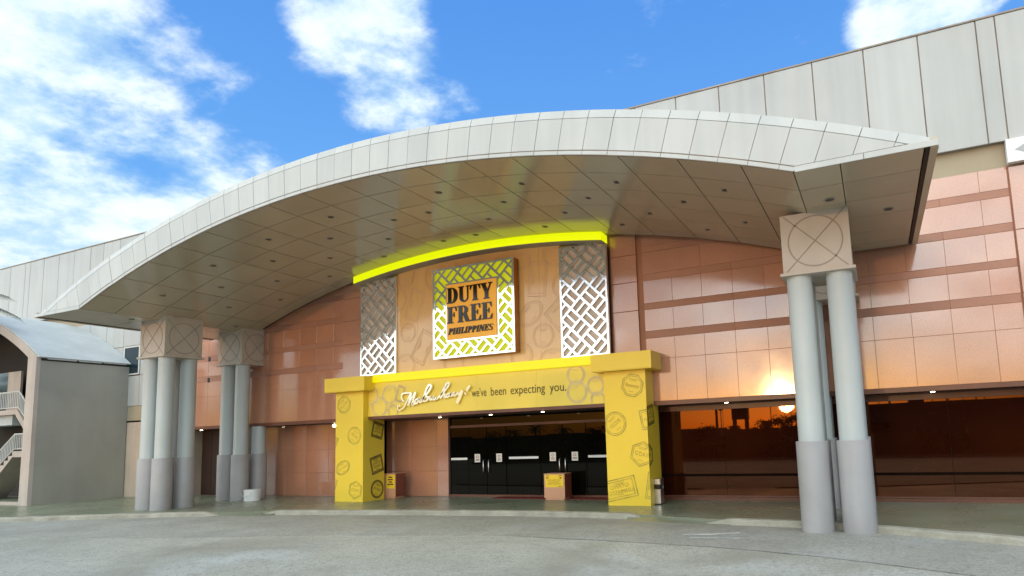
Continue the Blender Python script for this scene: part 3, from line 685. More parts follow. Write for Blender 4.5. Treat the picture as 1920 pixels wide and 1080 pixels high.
script = {'M1': [(0.118, 0.135), (0.054, 0.163), (0.014, 0.108), (0.046, 0.037), (0.15, 0.045), (0.246, 0.11), (0.357, 0.28), (0.452, 0.426), (0.507, 0.499)],
'M0': [(0.254, 0.261), (0.167, 0.354), (0.167, 0.455), (0.246, 0.501), (0.373, 0.5), (0.507, 0.499)],
'M2': [(0.507, 0.499), (0.46, 0.313), (0.396, 0.134)], 'M2b': [(0.412, 0.152), (0.515, 0.322), (0.649, 0.503)],
'M3': [(0.656, 0.509), (0.601, 0.343), (0.546, 0.176), (0.592, 0.18), (0.671, 0.264)],
'a1': [(0.788, 0.32), (0.687, 0.3), (0.624, 0.229), (0.655, 0.177), (0.733, 0.223), (0.819, 0.337), (0.803, 0.232), (0.841, 0.217), (0.904, 0.276)],
'b': [(0.888, 0.264), (1.043, 0.418), (1.197, 0.595), (1.19, 0.67), (1.121, 0.668), (1.044, 0.554), (0.966, 0.372), (0.919, 0.225)],
'b2': [(0.926, 0.244), (0.996, 0.234), (1.072, 0.267), (1.119, 0.326), (1.073, 0.366), (1.027, 0.319)],
'u': [(1.073, 0.292), (1.18, 0.36), (1.164, 0.274), (1.225, 0.271), (1.294, 0.354), (1.278, 0.268), (1.331, 0.265), (1.377, 0.324)],
'h': [(1.361, 0.264), (1.513, 0.366), (1.649, 0.481), (1.799, 0.643), (1.785, 0.699), (1.726, 0.679), (1.634, 0.543), (1.558, 0.412), (1.512, 0.28)],
'h2': [(1.527, 0.316), (1.633, 0.408), (1.663, 0.394), (1.639, 0.304), (1.707, 0.33)],
'a2': [(1.841, 0.408), (1.752, 0.389), (1.714, 0.33), (1.758, 0.309), (1.826, 0.36), (1.871, 0.407), (1.847, 0.329), (1.899, 0.344)],
'y': [(1.899, 0.332), (1.959, 0.414), (1.988, 0.412), (1.958, 0.341), (2.017, 0.343), (2.106, 0.429)],
'y2': [(2.106, 0.417), (2.097, 0.357), (2.164, 0.389), (2.245, 0.463)],
'y3': [(2.245, 0.463), (2.162, 0.293), (2.065, 0.129)], 'ex': [(2.492, 0.575), (2.441, 0.518), (2.382, 0.443)], 'dot': [(2.359, 0.39), (2.33, 0.362)]}
wid = {'M1': .030, 'M0': .024, 'M2': .052, 'M2b': .028, 'M3': .046, 'a1': .034, 'b': .038, 'b2': .03, 'u': .032, 'h': .036, 'h2': .034, 'a2': .032, 'y': .030, 'y2': .03, 'y3': .06, 'ex': .045, 'dot': .045}
b = MB()
for si, (k, pts) in enumerate(script.items()):
    pp = cat(pts) if len(pts) > 2 else pts; n = len(pp); i0 = len(b.v); dy = .0025*(si % 9)
    for i, (x, z) in enumerate(pp):
        a, c = pp[max(i-1, 0)], pp[min(i+1, n-1)]; t = Vector((c[0]-a[0], c[1]-a[1]))
        t = t.normalized() if t.length > 1e-6 else Vector((1, 0)); nr = Vector((-t.y, t.x))*wid[k]*.72
        for (s_, y) in ((1, YB-.075-dy), (-1, YB-.075-dy), (-1, YB-.02), (1, YB-.02)): b.v.append((-12.4+x+nr.x*s_, y, 2.7+z+nr.y*s_))
    for i in range(n-1):
        for q in range(4): b.f.append((i0+i*4+q, i0+i*4+(q+1) % 4, i0+(i+1)*4+(q+1) % 4, i0+(i+1)*4+q))
    b.f += [(i0+3, i0+2, i0+1, i0), tuple(i0+(n-1)*4+q for q in range(4))]
sl = b.build('script_lettering', 'mirror', bd)
bm = bmesh.new(); bm.from_mesh(sl.data); bmesh.ops.recalc_face_normals(bm, faces=bm.faces); bm.to_mesh(sl.data); bm.free()
# lit strip above the board
lt = tag(part('light_box', 'glow2', None, -13.29, -6.205, 14.44, YF-.02, 3.578, 3.80), 'straight glowing yellow light box above the gold sign board', 'light box')
# curved lit strip under the soffit
b = MB(); n = 24; x0, x1 = -13.98, -5.88
up = [(x0+(x1-x0)*i/n, arc_z(x0+(x1-x0)*i/n, RI)-.035) for i in range(n+1)]; dn = [(x, z-.215) for x, z in up]
b.prism(dn+list(reversed(up)), 14.36, YF-.15)
lc = tag(b.build('light_box', 'glow'), 'curved glowing lime light box under the canopy soffit', 'light box')
b = MB(); b.prism([(x, z-.016) for x, z in dn]+list(reversed(dn)), 14.352, YF-.15); b.build('bottom_plate', 'band', lc)

# ------------------------------------------------------------------ printed feature panel, lattices, logo sign
fp = tag(empty('feature_panel', (XC, 14.8, 3.8)), 'tan printed wall panel with faint stamps behind the square logo sign', 'wall panel')
YP = 14.70
xf = [-12.575, -11.86, -10.5, -9.2, -7.84, -7.205]
for a, c in zip(xf, xf[1:]):
    tops = [(a+.0015+(c-a-.003)*i/6, arc_z(a+(c-a)*i/6, RI)-.245) for i in range(7)]
    MB().prism([(a+.0015, 3.805), (c-.0015, 3.805)]+list(reversed(tops)), YP, YP+.04).build('panel', 'featp', fp)
part('panel_core', 'joint_dark', fp, -13.95, -5.9, YP+.05, YF-.02, 3.80, 6.6)
ffp = lambda u, v, d: (u, YP-d, v); rf = (-12.56, -7.22, 3.83, 6.78)
for (k, x, z, r, ro) in (('circle', -11.23, 6.5, .36, 0), ('rect', -11.95, 5.77, .36, 70), ('circle', -12.19, 4.98, .28, 0), ('oval', -8.46, 6.62, .32, -20), ('rect', -7.88, 6.0, .38, 84), ('oval', -8.13, 5.09, .34, 35), ('circle', -7.76, 4.46, .32, 0), ('square', -7.25, 5.0, .36, 40), ('circle', -7.34, 6.62, .36, 0), ('circle', -8.42, 3.99, .34, 0), ('rect', -11.66, 4.5, .38, 60), ('rect', -9.44, 6.75, .34, 40), ('circle', -12.28, 6.70, .34, 0), ('circle', -12.6, 6.0, .36, 0), ('circle', -7.1, 5.75, .36, 0), ('circle', -12.3, 4.0, .36, 0), ('circle', -10.22, 6.78, .25, 0), ('oval', -7.5, 3.85, .3, 0), ('circle', -10.6, 3.95, .34, 0)):
    stamp(fp, ffp, k, x, z, r, ro, [], rf, 'featink', lw=.6)

def lattice_bars(parent, rect, y0, y1, s, ox, oz, bw=.060, mw=.050, hole=None):
    """basket-weave bars at 45 degrees, clipped to the rectangle (and kept out of a square hole)"""
    c = math.sqrt(.5); rects = [rect]
    if hole: 
        X0, X1, Z0, Z1 = rect; a, b_, c_, d_ = hole
        rects = [(X0, a, Z0, Z1), (b_, X1, Z0, Z1), (a, b_, Z0, c_), (a, b_, d_, Z1)]
    def tr(u, v): return (ox+(u-v)*c, oz+(u+v)*c)
    cx, cz = (rect[0]+rect[1])/2-ox, (rect[2]+rect[3])/2-oz; rad = math.hypot(rect[1]-rect[0], rect[3]-rect[2])/2
    cu, cv = (cx+cz)*c, (cz-cx)*c
    i0, i1 = int((cu-rad)//s)-1, int((cu+rad)//s)+2; j0, j1 = int((cv-rad)//s)-1, int((cv+rad)//s)+2
    quads = []
    for j in range(j0, j1+1): quads.append((i0*s, i1*s, j*s-bw/2, j*s+bw/2))           # continuous rising bars
    for i in range(i0, i1+1):
        for j in range(j0, j1+1):
            quads.append((i*s-bw/2, i*s+bw/2, j*s+bw/2, (j+1)*s-bw/2))                 # short falling bars
            if (i+j) % 2: quads.append((i*s+bw/2, (i+1)*s-bw/2, (j+.5)*s-mw/2, (j+.5)*s+mw/2))
            else: quads.append(((i+.5)*s-mw/2, (i+.5)*s+mw/2, j*s+bw/2, (j+1)*s-bw/2))
    for (u0, u1, v0, v1) in quads:
        for r in rects:
            p = clip([tr(u0, v0), tr(u1, v0), tr(u1, v1), tr(u0, v1)], r)
            if p: MB().prism(p, y0, y1).build('lattice_bar', 'mirror', parent)
def lattice(x0, x1, z0, z1, label):
    t = tag(empty('lattice_screen', ((x0+x1)/2, 14.7, z0)), label, 'lattice screen', 'polished steel lattice panels flanking the logo')
    part('backing', 'latback', t, x0+.01, x1-.01, YP-.005, YP+.045, z0, z1)
    fw = .045
    part('frame', 'mirror', t, x0, x0+fw, YP-.085, YP-.005, z0, z1); part('frame', 'mirror', t, x1-fw, x1, YP-.085, YP-.005, z0, z1)
    part('frame', 'mirror', t, x0+fw, x1-fw, YP-.085, YP-.005, z0, z0+fw); part('frame', 'mirror', t, x0+fw, x1-fw, YP-.085, YP-.005, z1-fw, z1)
    lattice_bars(t, (x0+fw, x1-fw, z0+fw, z1-fw), YP-.083, YP-.035, .385, x0+.30, z0+.18)
lattice(-13.93, -12.58, 3.81, 6.70, 'steel lattice panel to the left of the square logo sign')
lattice(-7.20, -5.88, 3.81, 6.72, 'steel lattice panel to the right of the square logo sign')

ls = tag(empty('logo_sign', (XC, 14.55, 4.08)), 'square backlit lattice sign with an orange logo plate in its middle', 'sign')
X0, X1, Z0, Z1 = -11.09, -8.46, 4.08, 6.62; YS = 14.42
part('backlight', 'glow3', ls, X0+.03, X1-.03, YS+.05, YS+.07, Z0+.03, Z1-.03)
for q in ((X0, X0+.03, Z0, Z1), (X1-.03, X1, Z0, Z1), (X0+.03, X1-.03, Z0, Z0+.03), (X0+.03, X1-.03, Z1-.03, Z1)): part('casing', 'bronze', ls, q[0], q[1], YS+.012, YP-.004, q[2], q[3])
for q in ((X0-.004, X0+.055, Z0-.004, Z1+.004), (X1-.055, X1+.004, Z0-.004, Z1+.004), (X0+.055, X1-.055, Z0-.004, Z0+.05), (X0+.055, X1-.055, Z1-.05, Z1+.004)): part('frame', 'mirror', ls, q[0], q[1], YS, YS+.012, q[2], q[3])
PX0, PX1, PZ0, PZ1 = -10.60, -8.99, 4.575, 6.115
lattice_bars(ls, (X0+.055, X1-.055, Z0+.05, Z1-.05), YS+.002, YS+.03, .385, XC+.05, 5.35, .062, .052, hole=(PX0-.05, PX1+.05, PZ0-.05, PZ1+.05))
for q in ((PX0-.05, PX0, PZ0-.05, PZ1+.05), (PX1, PX1+.05, PZ0-.05, PZ1+.05), (PX0, PX1, PZ0-.05, PZ0), (PX0, PX1, PZ1, PZ1+.05)): part('plate_frame', 'mirror', ls, q[0], q[1], YS+.001, YS+.03, q[2], q[3])
plate = part('logo_plate', 'plate', ls, PX0, PX1, YS-.03, YS+.03, PZ0, PZ1)
# serif letters, drawn as outlines
def ell(cx, cz, rx, rz, a0, a1, n=10): return [(cx+rx*math.cos(R(a0+(a1-a0)*i/n)), cz+rz*math.sin(R(a0+(a1-a0)*i/n))) for i in range(n+1)]
S_, T_ = .26, .055
def stemI(x, w=S_, o=.075): return [(x-o, 0), (x+w+o, 0), (x+w+o, T_), (x+w, T_+.03), (x+w, 1-T_-.03), (x+w+o, 1-T_), (x+w+o, 1), (x-o, 1), (x-o, 1-T_), (x, 1-T_-.03), (x, T_+.03), (x-o, T_)]
def glyph(c):
    if c == 'I': return .44, stemI(.09), []
    if c == 'D': return .88, [(0, 0)]+ell(.40, .5, .46, .5, -90, 90, 14)+[(0, 1), (0, 1-T_), (.09, 1-T_-.03), (.09, T_+.03), (0, T_)], [[(.35, T_)]+ell(.37, .5, .20, .5-T_, -80, 80, 10)+[(.35, 1-T_)]]
    if c == 'P': return .76, [(0, 0), (.44, 0), (.44, T_), (.35, T_+.03), (.35, .42)]+ell(.42, .71, .33, .29, -90, 90, 12)+[(0, 1), (0, 1-T_), (.09, 1-T_-.03), (.09, T_+.03), (0, T_)], [[(.35, .48)]+ell(.38, .71, .13, .29-T_, -80, 80, 8)+[(.35, 1-T_)]]
    if c == 'R': return .90, [(0, 0), (.44, 0), (.44, T_), (.35, T_+.03), (.35, .46), (.40, .46), (.60, 0), (.92, 0), (.92, T_), (.86, T_+.02), (.68, .46)]+ell(.42, .73, .34, .27, -45, 90, 10)+[(0, 1), (0, 1-T_), (.09, 1-T_-.03), (.09, T_+.03), (0, T_)], [[(.35, .52)]+ell(.38, .735, .14, .265-T_, -80, 80, 8)+[(.35, 1-T_)]]
    if c == 'F': return .72, [(0, 0), (.46, 0), (.46, T_), (.35, T_+.03), (.35, .47), (.46, .47), (.50, .36), (.54, .36), (.54, .66), (.50, .66), (.46, .54), (.35, .54), (.35, 1-T_), (.56, 1-T_), (.66, .72), (.71, .72), (.69, 1), (0, 1), (0, 1-T_), (.09, 1-T_-.03), (.09, T_+.03), (0, T_)], []
    if c == 'E': return .76, [(0, 0), (.72, 0), (.76, .30), (.71, .30), (.58, T_), (.35, T_), (.35, .47), (.46, .47), (.50, .36), (.54, .36), (.54, .66), (.50, .66), (.46, .54), (.35, .54), (.35, 1-T_), (.56, 1-T_), (.66, .72), (.71, .72), (.69, 1), (0, 1), (0, 1-T_), (.09, 1-T_-.03), (.09, T_+.03), (0, T_)], []
    if c == 'L': return .70, [(0, 0), (.68, 0), (.72, .32), (.67, .32), (.54, T_), (.35, T_), (.35, 1-T_-.03), (.44, 1-T_), (.44, 1), (0, 1), (0, 1-T_), (.09, 1-T_-.03), (.09, T_+.03), (0, T_)], []
    if c == 'T': return .80, [(.18, 0), (.62, 0), (.62, T_), (.53, T_+.03), (.53, 1-T_), (.64, 1-T_), (.76, .70), (.81, .70), (.79, 1), (.01, 1), (-.01, .70), (.04, .70), (.16, 1-T_), (.27, 1-T_), (.27, T_+.03), (.18, T_)], []
    if c == 'U': return .88, [(0, 1), (0, 1-T_), (.09, 1-T_-.03), (.09, .30)]+ell(.44, .30, .35, .32, 180, 360, 12)+[(.79, 1-T_-.03), (.88, 1-T_), (.88, 1), (.60, 1), (.60, 1-T_), (.70, 1-T_-.03), (.70, .30)]+ell(.525, .30, .175, .23, 0, -180, 8)+[(.35, 1-T_-.03), (.44, 1-T_), (.44, 1)], []
    if c == 'Y': return .88, [(.22, 0), (.66, 0), (.66, T_), (.57, T_+.03), (.57, .42), (.80, 1-T_-.02), (.90, 1-T_), (.90, 1), (.58, 1), (.58, 1-T_), (.69, 1-T_-.03), (.53, .55), (.36, 1-T_-.03), (.45, 1-T_), (.45, 1), (-.03, 1), (-.03, 1-T_), (.06, 1-T_-.03), (.31, .42), (.31, T_+.03), (.22, T_)], []
    if c == 'H': return .98, [(0, 0), (.44, 0), (.44, T_), (.35, T_+.03), (.35, .47), (.63, .47), (.63, T_+.03), (.54, T_), (.54, 0), (.98, 0), (.98, T_), (.89, T_+.03), (.89, 1-T_-.03), (.98, 1-T_), (.98, 1), (.54, 1), (.54, 1-T_), (.63, 1-T_-.03), (.63, .54), (.35, .54), (.35, 1-T_-.03), (.44, 1-T_), (.44, 1), (0, 1), (0, 1-T_), (.09, 1-T_-.03), (.09, T_+.03), (0, T_)], []
    if c == 'N': return .90, [(0, 0), (.28, 0), (.28, T_), (.18, T_+.03), (.18, .70), (.62, 0), (.80, 0), (.80, 1-T_-.03), (.90, 1-T_), (.90, 1), (.62, 1), (.62, 1-T_), (.72, 1-T_-.03), (.72, .36), (.33, 1), (0, 1), (0, 1-T_), (.10, 1-T_-.03), (.10, T_+.03), (0, T_)], []
    if c == 'S':
        up_ = ell(.35, .73, .33, .27, 20, 270, 12); lo_ = ell(.35, .27, .33, .27, 90, -160, 12)
        up_i = ell(.36, .76, .17, .20, 20, 262, 12); lo_i = ell(.34, .25, .17, .21, 98, -160, 12)
        return .70, up_[:-2]+[(.30, .40)]+lo_i[1:]+list(reversed(lo_))[:-2]+[(.40, .60)]+list(reversed(up_i))[1:], []
def word(txt, x0, x1, z0, z1, shear=0, gap=.05):
    ws = [glyph(c)[0] for c in txt]; tot = sum(ws)+gap*(len(txt)-1); h = z1-z0; sx = (x1-x0-abs(shear)*h)/tot; x = x0
    for c, w_ in zip(txt, ws):
        _, o, hs = glyph(c); f = lambda p: (x+p[0]*sx+shear*p[1]*h, z0+p[1]*h)
        MB().prism([f(p) for p in o], YS-.062, YS-.031, [[f(p) for p in hh] for hh in hs]).build('letter', 'black', plate)
        x += (w_+gap)*sx
word('DUTY', PX0+.03, PX1-.11, 5.58, 6.02); word('FREE', PX0+.03, PX1-.11, 5.02, 5.48); word('PHILIPPINES', PX0+.05, PX1-.08, 4.71, 4.885, shear=.25, gap=.06)

# ------------------------------------------------------------------ right edge sign
sg = tag(part('wall_sign', 'signwhite', None, 2.785, 3.9, YF-.20, YF-.06, 6.94, 7.42), 'white wall sign with a grey diamond at the right edge under the cladding', 'sign')
MB().prism([(2.915, 7.18), (3.34, 6.96), (3.77, 7.18), (3.34, 7.40)], YF-.204, YF-.201).build('diamond_mark', 'signgrey', sg)

# ------------------------------------------------------------------ small things at the entrance
bn = tag(empty('litter_bin', (-4.87, 14.72, ZP)), 'slim brushed steel litter bin beside the right yellow pillar', 'bin')
bx0, bx1, by0, by1 = -5.02, -4.73, 14.60, 14.86
MB().bbox(bx0, bx1, by0, by1, ZP+.02, .53, .01).build('body', 'steel', bn); part('slot', 'blackp', bn, bx0+.015, bx1-.015, by0+.02, by1, .531, .625)
MB().bbox(bx0-.005, bx1+.005, by0-.005, by1, .627, .78, .02).build('hood', 'steel', bn); part('base', 'blackp', bn, bx0+.01, bx1-.01, by0+.01, by1, ZP, ZP+.02)
for x in (bx0, bx1-.02): part('post', 'steel', bn, x, x+.02, by1-.03, by1-.001, .53, .63)
bk = tag(empty('bucket', (-17.95, 14.25, ZP)), 'white plastic bucket standing by the short column of the left cluster', 'bucket')
o = MB().lathe(-17.95, 14.25, [(.238, ZP+.002), (.246, ZP+.30), (.246, ZP+.345)], 28).build('tub', 'whiteplastic', bk); smooth_angle(o)
o = MB().lathe(-17.95, 14.25, [(.25, ZP+.30), (.256, ZP+.312), (.25, ZP+.325)], 28).build('rim', 'whiteplastic', bk); smooth_angle(o)
MB().tube([(-17.95-.26*math.cos(t), 14.25-.07*math.sin(t)-.2, ZP+.27-.12*math.sin(t)) for t in [i*math.pi/10 for i in range(11)]], .006, 6).build('handle', 'steel', bk)
def podium(x0, x1, y0, y1, zt, label):
    t = tag(empty('podium', ((x0+x1)/2, (y0+y1)/2, ZP)), label, 'podium', 'inspection podiums by the doors')
    part('body', 'podside', t, x0, x1, y0+.02, y1, ZP+.05, zt-.012)
    part('front', 'podium', t, x0, x1, y0, y0+.019, ZP+.05, zt-.012)
    part('plinth', 'podium', t, x0+.03, x1-.03, y0+.012, y1-.02, ZP, ZP+.048); part('top', 'podium', t, x0-.006, x1+.006, y0-.006, y1+.006, zt-.011, zt)
    return t
pd = podium(-8.23, -7.62, 15.40, 15.82, .855, 'peach podium with a yellow notice and two arrows before the doors')
nt = part('notice', 'notice', pd, -8.19, -7.66, 15.396, 15.3995, .50, .825)
for (t, z, h, x, sx) in (('PLEASE PRESENT YOUR', .675, .026, -7.925, 1), ('BELONGINGS FOR', .625, .026, -7.925, 1), ('SECURITY INSPECTION', .575, .026, -7.925, 1)):
    tp, wd = text_polys(t, h); text_solid(tp, 15.393, 0, x, z, 'lettering', 'ink', nt, min(1, .46/wd))
for (s_, x) in ((-1, -8.12), (1, -7.74)):
    MB().prism([(x+s_*.05, .745), (x+s_*.005, .775), (x+s_*.005, .755), (x-s_*.04, .755), (x-s_*.04, .735), (x+s_*.005, .735), (x+s_*.005, .715)], 15.392, 15.395).build('arrow', 'redink', nt)
    part('print_line', 'ink', nt, x-.045, x+.045, 15.392, 15.395, .793, .808)
part('print_line', 'ink', nt, -7.80, -7.68, 15.392, 15.395, .52, .532)
pd = podium(-13.72, -13.22, 15.34, 15.80, .90, 'red brown podium with a yellow notice half hidden by the left pillar')
nt = part('notice', 'notice', pd, -13.56, -13.24, 15.336, 15.3395, .46, .86)
for (w_, z) in ((.15, .77), (.19, .70), (.12, .63), (.22, .56)):
    for q in range(3): part('print_block', 'ink', nt, -13.40-w_/2+q*w_/3, -13.40-w_/2+(q+.86)*w_/3, 15.332, 15.335, z, z+.042)
MB().tube([(-13.21, 15.6, .8), (-13.12, 15.62, .74), (-13.12, 15.62, .5), (-13.13, 15.6, ZP+.02)], .008, 6).build('cable', 'blackp', pd)
tag(part('door_mat', 'mat', None, -10.0, -6.3, 15.55, 16.0, ZP+.001, ZP+.014), 'long dark red mat on the floor in front of the doors', 'mat')
sp = tag(empty('spotlight', (-15.43, 15.1, 2.4)), 'small white spotlight under the overhang left of the left yellow pillar', 'spotlight')
MB().tube([(-15.43, 15.1, 2.504), (-15.43, 15.1, 2.45)], .018, 10).build('stem', 'whiteplastic', sp); MB().lathe(-15.43, 15.1, [(.03, 2.37), (.055, 2.38), (.05, 2.42), (.02, 2.45)], 16).build('bulb', 'lamp', sp)

# ------------------------------------------------------------------ barrel-vaulted stair tower
st = tag(empty('stair_tower', (-33, 13.3, ZP)), 'grey rendered stair tower with a barrel vault roof at the left edge', 'stair tower')
VX, VZ, VR = -33.0, -5.69, 13.12
part('side_wall', 'grey_render', st, -26.10, -25.60, 12.02, 14.87, ZP, 5.12)
MB().prism([(-26.12, ZP), (-25.597, ZP), (-25.597, 5.09), (-26.12, 5.34)], 11.898, 12.019).build('front_jamb', 'pink_render', st)
part('side_wall', 'grey_render', st, -40.4, -39.9, 12.02, 14.87, ZP, 5.12); part('front_jamb', 'pink_render', st, -40.42, -39.88, 11.90, 12.019, ZP, 5.10)
b = MB(); a0 = math.asin(7.42/VR); A = [-a0+2*a0*i/48 for i in range(49)]
def vz(a, r): return (VX+r*math.sin(a), VZ+r*math.cos(a))
b.prism([vz(a, VR-.30) for a in A]+[vz(a, VR-.025) for a in reversed(A)], 11.90, 12.019); b.build('front_arch', 'pink_render', st)
b = MB(); a1 = math.asin(7.47/VR); A = [-a1+2*a1*i/64 for i in range(65)]
b.prism([vz(a, VR-.02) for a in A]+[vz(a, VR+.025) for a in reversed(A)], 11.93, 14.88); smooth_angle(b.build('vault_roof', 'vault', st), 30)
b = MB(); b.prism([vz(a, VR-.3) for a in A]+[vz(a, VR-.05) for a in reversed(A)], 12.03, 14.88); b.build('vault_lining', 'dark', st)
for (y, w_) in ((12.2, .9), (13.15, .75), (13.95, .8)): part('eave_flashing', 'vault', st, -25.62, -25.545, y, y+w_-.02, 5.045+random.uniform(0, .02), 5.115)
_a = [math.asin(6.9/VR)*(1-2*i/30) for i in range(31)]
MB().prism([(-39.9, ZP), (-26.1, ZP)]+[vz(a, VR-.31) for a in _a], 14.70, 14.86).build('back_wall', 'dark', st)
part('sill_wall', 'pink_render', st, -39.9, -26.1, 12.0, 12.1, ZP, ZP+.10)
part('upper_wall', 'pink_render', st, -32.15, -31.2, 14.02, 14.1, 3.56, 5.2); part('window_pane', 'glassb', st, -34.2, -32.16, 14.03, 14.07, 3.56, 5.2)
part('landing', 'pink_render', st, -34.5, -29.45, 13.15, 14.0, 3.36, 3.54)
part('landing_underside', 'vault', st, -34.4, -30.0, 13.3, 13.95, 2.98, 3.355)
def railing(path, h, y):
    rl = MB().tube([(x, y, z+h) for x, z in path], .03, 6).build('railing', 'rail', st)
    MB().tube([(x, y, z+.08) for x, z in path], .018, 6).build('bottom_rail', 'rail', rl)
    L = [0]
    for a, c in zip(path, path[1:]): L.append(L[-1]+math.dist(a, c))
    s_ = .06
    while s_ < L[-1]:
        for i in range(len(path)-1):
            if L[i] <= s_ <= L[i+1]:
                t = (s_-L[i])/(L[i+1]-L[i]); x = path[i][0]+(path[i+1][0]-path[i][0])*t; z = path[i][1]+(path[i+1][1]-path[i][1])*t
                part('baluster', 'rail', rl, x-.013, x+.013, y-.013, y+.013, z+.08, z+h)
        s_ += .125
railing([(-34.4, 3.54), (-29.40, 3.54), (-28.5, 2.78)], .68, 13.2)
b = MB(); b.prism([(-29.449, 3.30), (-28.5, 2.48), (-28.5, 2.78), (-29.40, 3.54), (-29.449, 3.54)], 13.15, 14.0); b.build('stair_flight', 'pink_render', st)
railing([(-31.6, .72), (-29.51, 1.98), (-28.6, 1.98)], .63, 13.2)
b = MB(); p = [(-32.2, ZP), (-31.6, ZP), (-29.48, 1.76), (-28.6, 1.76), (-28.6, 1.98), (-29.5, 1.98)]
for k in range(9, 0, -1): p += [(-29.5-(9-k)*.27, .28+k*.17), (-29.77-(9-k)*.27, .28+k*.17)]
b.prism(p, 13.15, 14.0); b.build('stair_flight', 'pink_render', st)

# ------------------------------------------------------------------ vegetation
def tree_leaf_mesh(n, rx, rz, size, seed):
    rnd = random.Random(seed); b = MB(); cl_ = [(rnd.gauss(0, .45)*rx, rnd.gauss(0, .45)*rx, rnd.uniform(-.8, .9)*rz, rnd.uniform(.3, .6)) for _ in range(14)]
    for i in range(n):
        c = rnd.choice(cl_); p = Vector((c[0]+rnd.gauss(0, c[3]*.45*rx), c[1]+rnd.gauss(0, c[3]*.45*rx), c[2]+rnd.gauss(0, c[3]*.4*rz)))
        d = Vector((rnd.gauss(0, 1), rnd.gauss(0, 1), rnd.gauss(0, .7))).normalized(); e = d.orthogonal().normalized(); s_ = size*rnd.uniform(.6, 1.3)
        i0 = len(b.v); b.v += [tuple(p-d*s_), tuple(p+e*s_*.45), tuple(p+d*s_), tuple(p-e*s_*.45)]; b.f.append((i0, i0+1, i0+2, i0+3))
    return b
def tree(x, y, h, rx, label, seed):
    t = tag(empty('roadside_tree', (x, y, 0)), label, 'tree', 'trees across the road, mirrored in the windows')
    rnd = random.Random(seed); tr_ = MB().tube([(x, y, 0), (x+.1, y, h*.3), (x+.05, y+.1, h*.6)], [.16, .12, .06], 8)
    for k in range(4):
        a = k*1.6+rnd.random(); tr_.tube([(x+.08, y, h*.35), (x+math.cos(a)*rx*.5, y+math.sin(a)*rx*.5, h*.65)], [.06, .025], 6)
    tr_.build('trunk', 'bark', t)
    b = tree_leaf_mesh(900, rx, h*.32, .16, seed); zc = h*.64; b.v = [(vx+x, vy+y, max(.3, vz_+zc)) for vx, vy, vz_ in b.v]; b.build('crown', 'leaf', t)
trees = [(-27, 2.7, 2.2, 'broad low tree left of the far tank'), (-23.4, 2.4, 1.9, 'low bushy tree mirrored left of the first window pole'), (-18.6, 2.4, 1.8, 'low tree mirrored between the two plain poles'), (-13.6, 2.3, 1.6, 'low shrubby tree below the dark tank'), (-10.6, 2.9, 1.5, 'tree at the foot of the cross-armed pole'), (-8.6, 3.5, 1.5, 'taller rounded tree mirrored just under the setting sun'), (-6.4, 3.3, 1.7, 'tree mirrored right of the setting sun'), (-4.0, 3.3, 1.6, 'tree mirrored beside the right columns'), (-32, 2.8, 2.3, 'tree mirrored in the right door leaves'), (-46, 2.9, 2.5, 'tree mirrored in the left door leaves')]
for i, (x, h, rx, lb_) in enumerate(trees): tree(x, -40-(i % 3)*.8, h, rx, lb_, 30+i)
def palm(x, y, h, fl, nf, label, seed, dirs=None):
    rnd = random.Random(seed); t = tag(empty('palm_tree', (x, y, 0)), label, 'palm')
    MB().tube([(x, y, 0), (x+.05, y, h*.5), (x, y, h)], [.2, .15, .12], 10).build('trunk', 'bark', t)
    for k in range(nf):
        a = 2*math.pi*k/nf+rnd.uniform(-.15, .15) if dirs is None else dirs[k][0]; el = rnd.uniform(-.1, 1.0) if dirs is None else dirs[k][1]
        L = fl*rnd.uniform(.85, 1.05); b = MB(); pts = []
        for i in range(13):
            s_ = i/12; r = L*s_*math.cos(el*(1-s_*.5)); z = L*(math.sin(el)*s_-.55*s_*s_); pts.append(Vector((x+math.cos(a)*r, y+math.sin(a)*r, h+z)))
        b.tube(pts, [.022*(1-i/14) for i in range(13)], 5)
        sd_ = Vector((-math.sin(a), math.cos(a), 0))
        for i in range(1, 12):
            for q in (0, .33, .66):
                p = pts[i].lerp(pts[i+1], q); tn = (pts[i+1]-pts[i]).normalized(); ll = fl*.30*math.sin(math.pi*min(1, (i+q)/12.5))**.6+.05
                for s_ in (-1, 1):
                    e = p+(sd_*s_+tn*.9).normalized()*ll+Vector((0, 0, -.25*ll)); wv = tn*.022; j = len(b.v)
                    b.v += [tuple(p-wv), tuple(p+wv), tuple(e)]; b.f.append((j, j+1, j+2))
        b.build('frond', 'palmleaf', t)
palm(-28.75, 10.2, 7.0, 2.4, 12, 'palm whose frond tips reach in at the left edge', 5)
palm(-41.5, -38, 2.4, 1.5, 11, 'short palm mirrored in the left pair of doors', 6); palm(-38.0, -37, 2.9, 1.5, 11, 'palm mirrored between the two pairs of doors', 8); palm(-34.6, -38, 2.7, 1.4, 11, 'palm mirrored in the right pair of doors', 9)

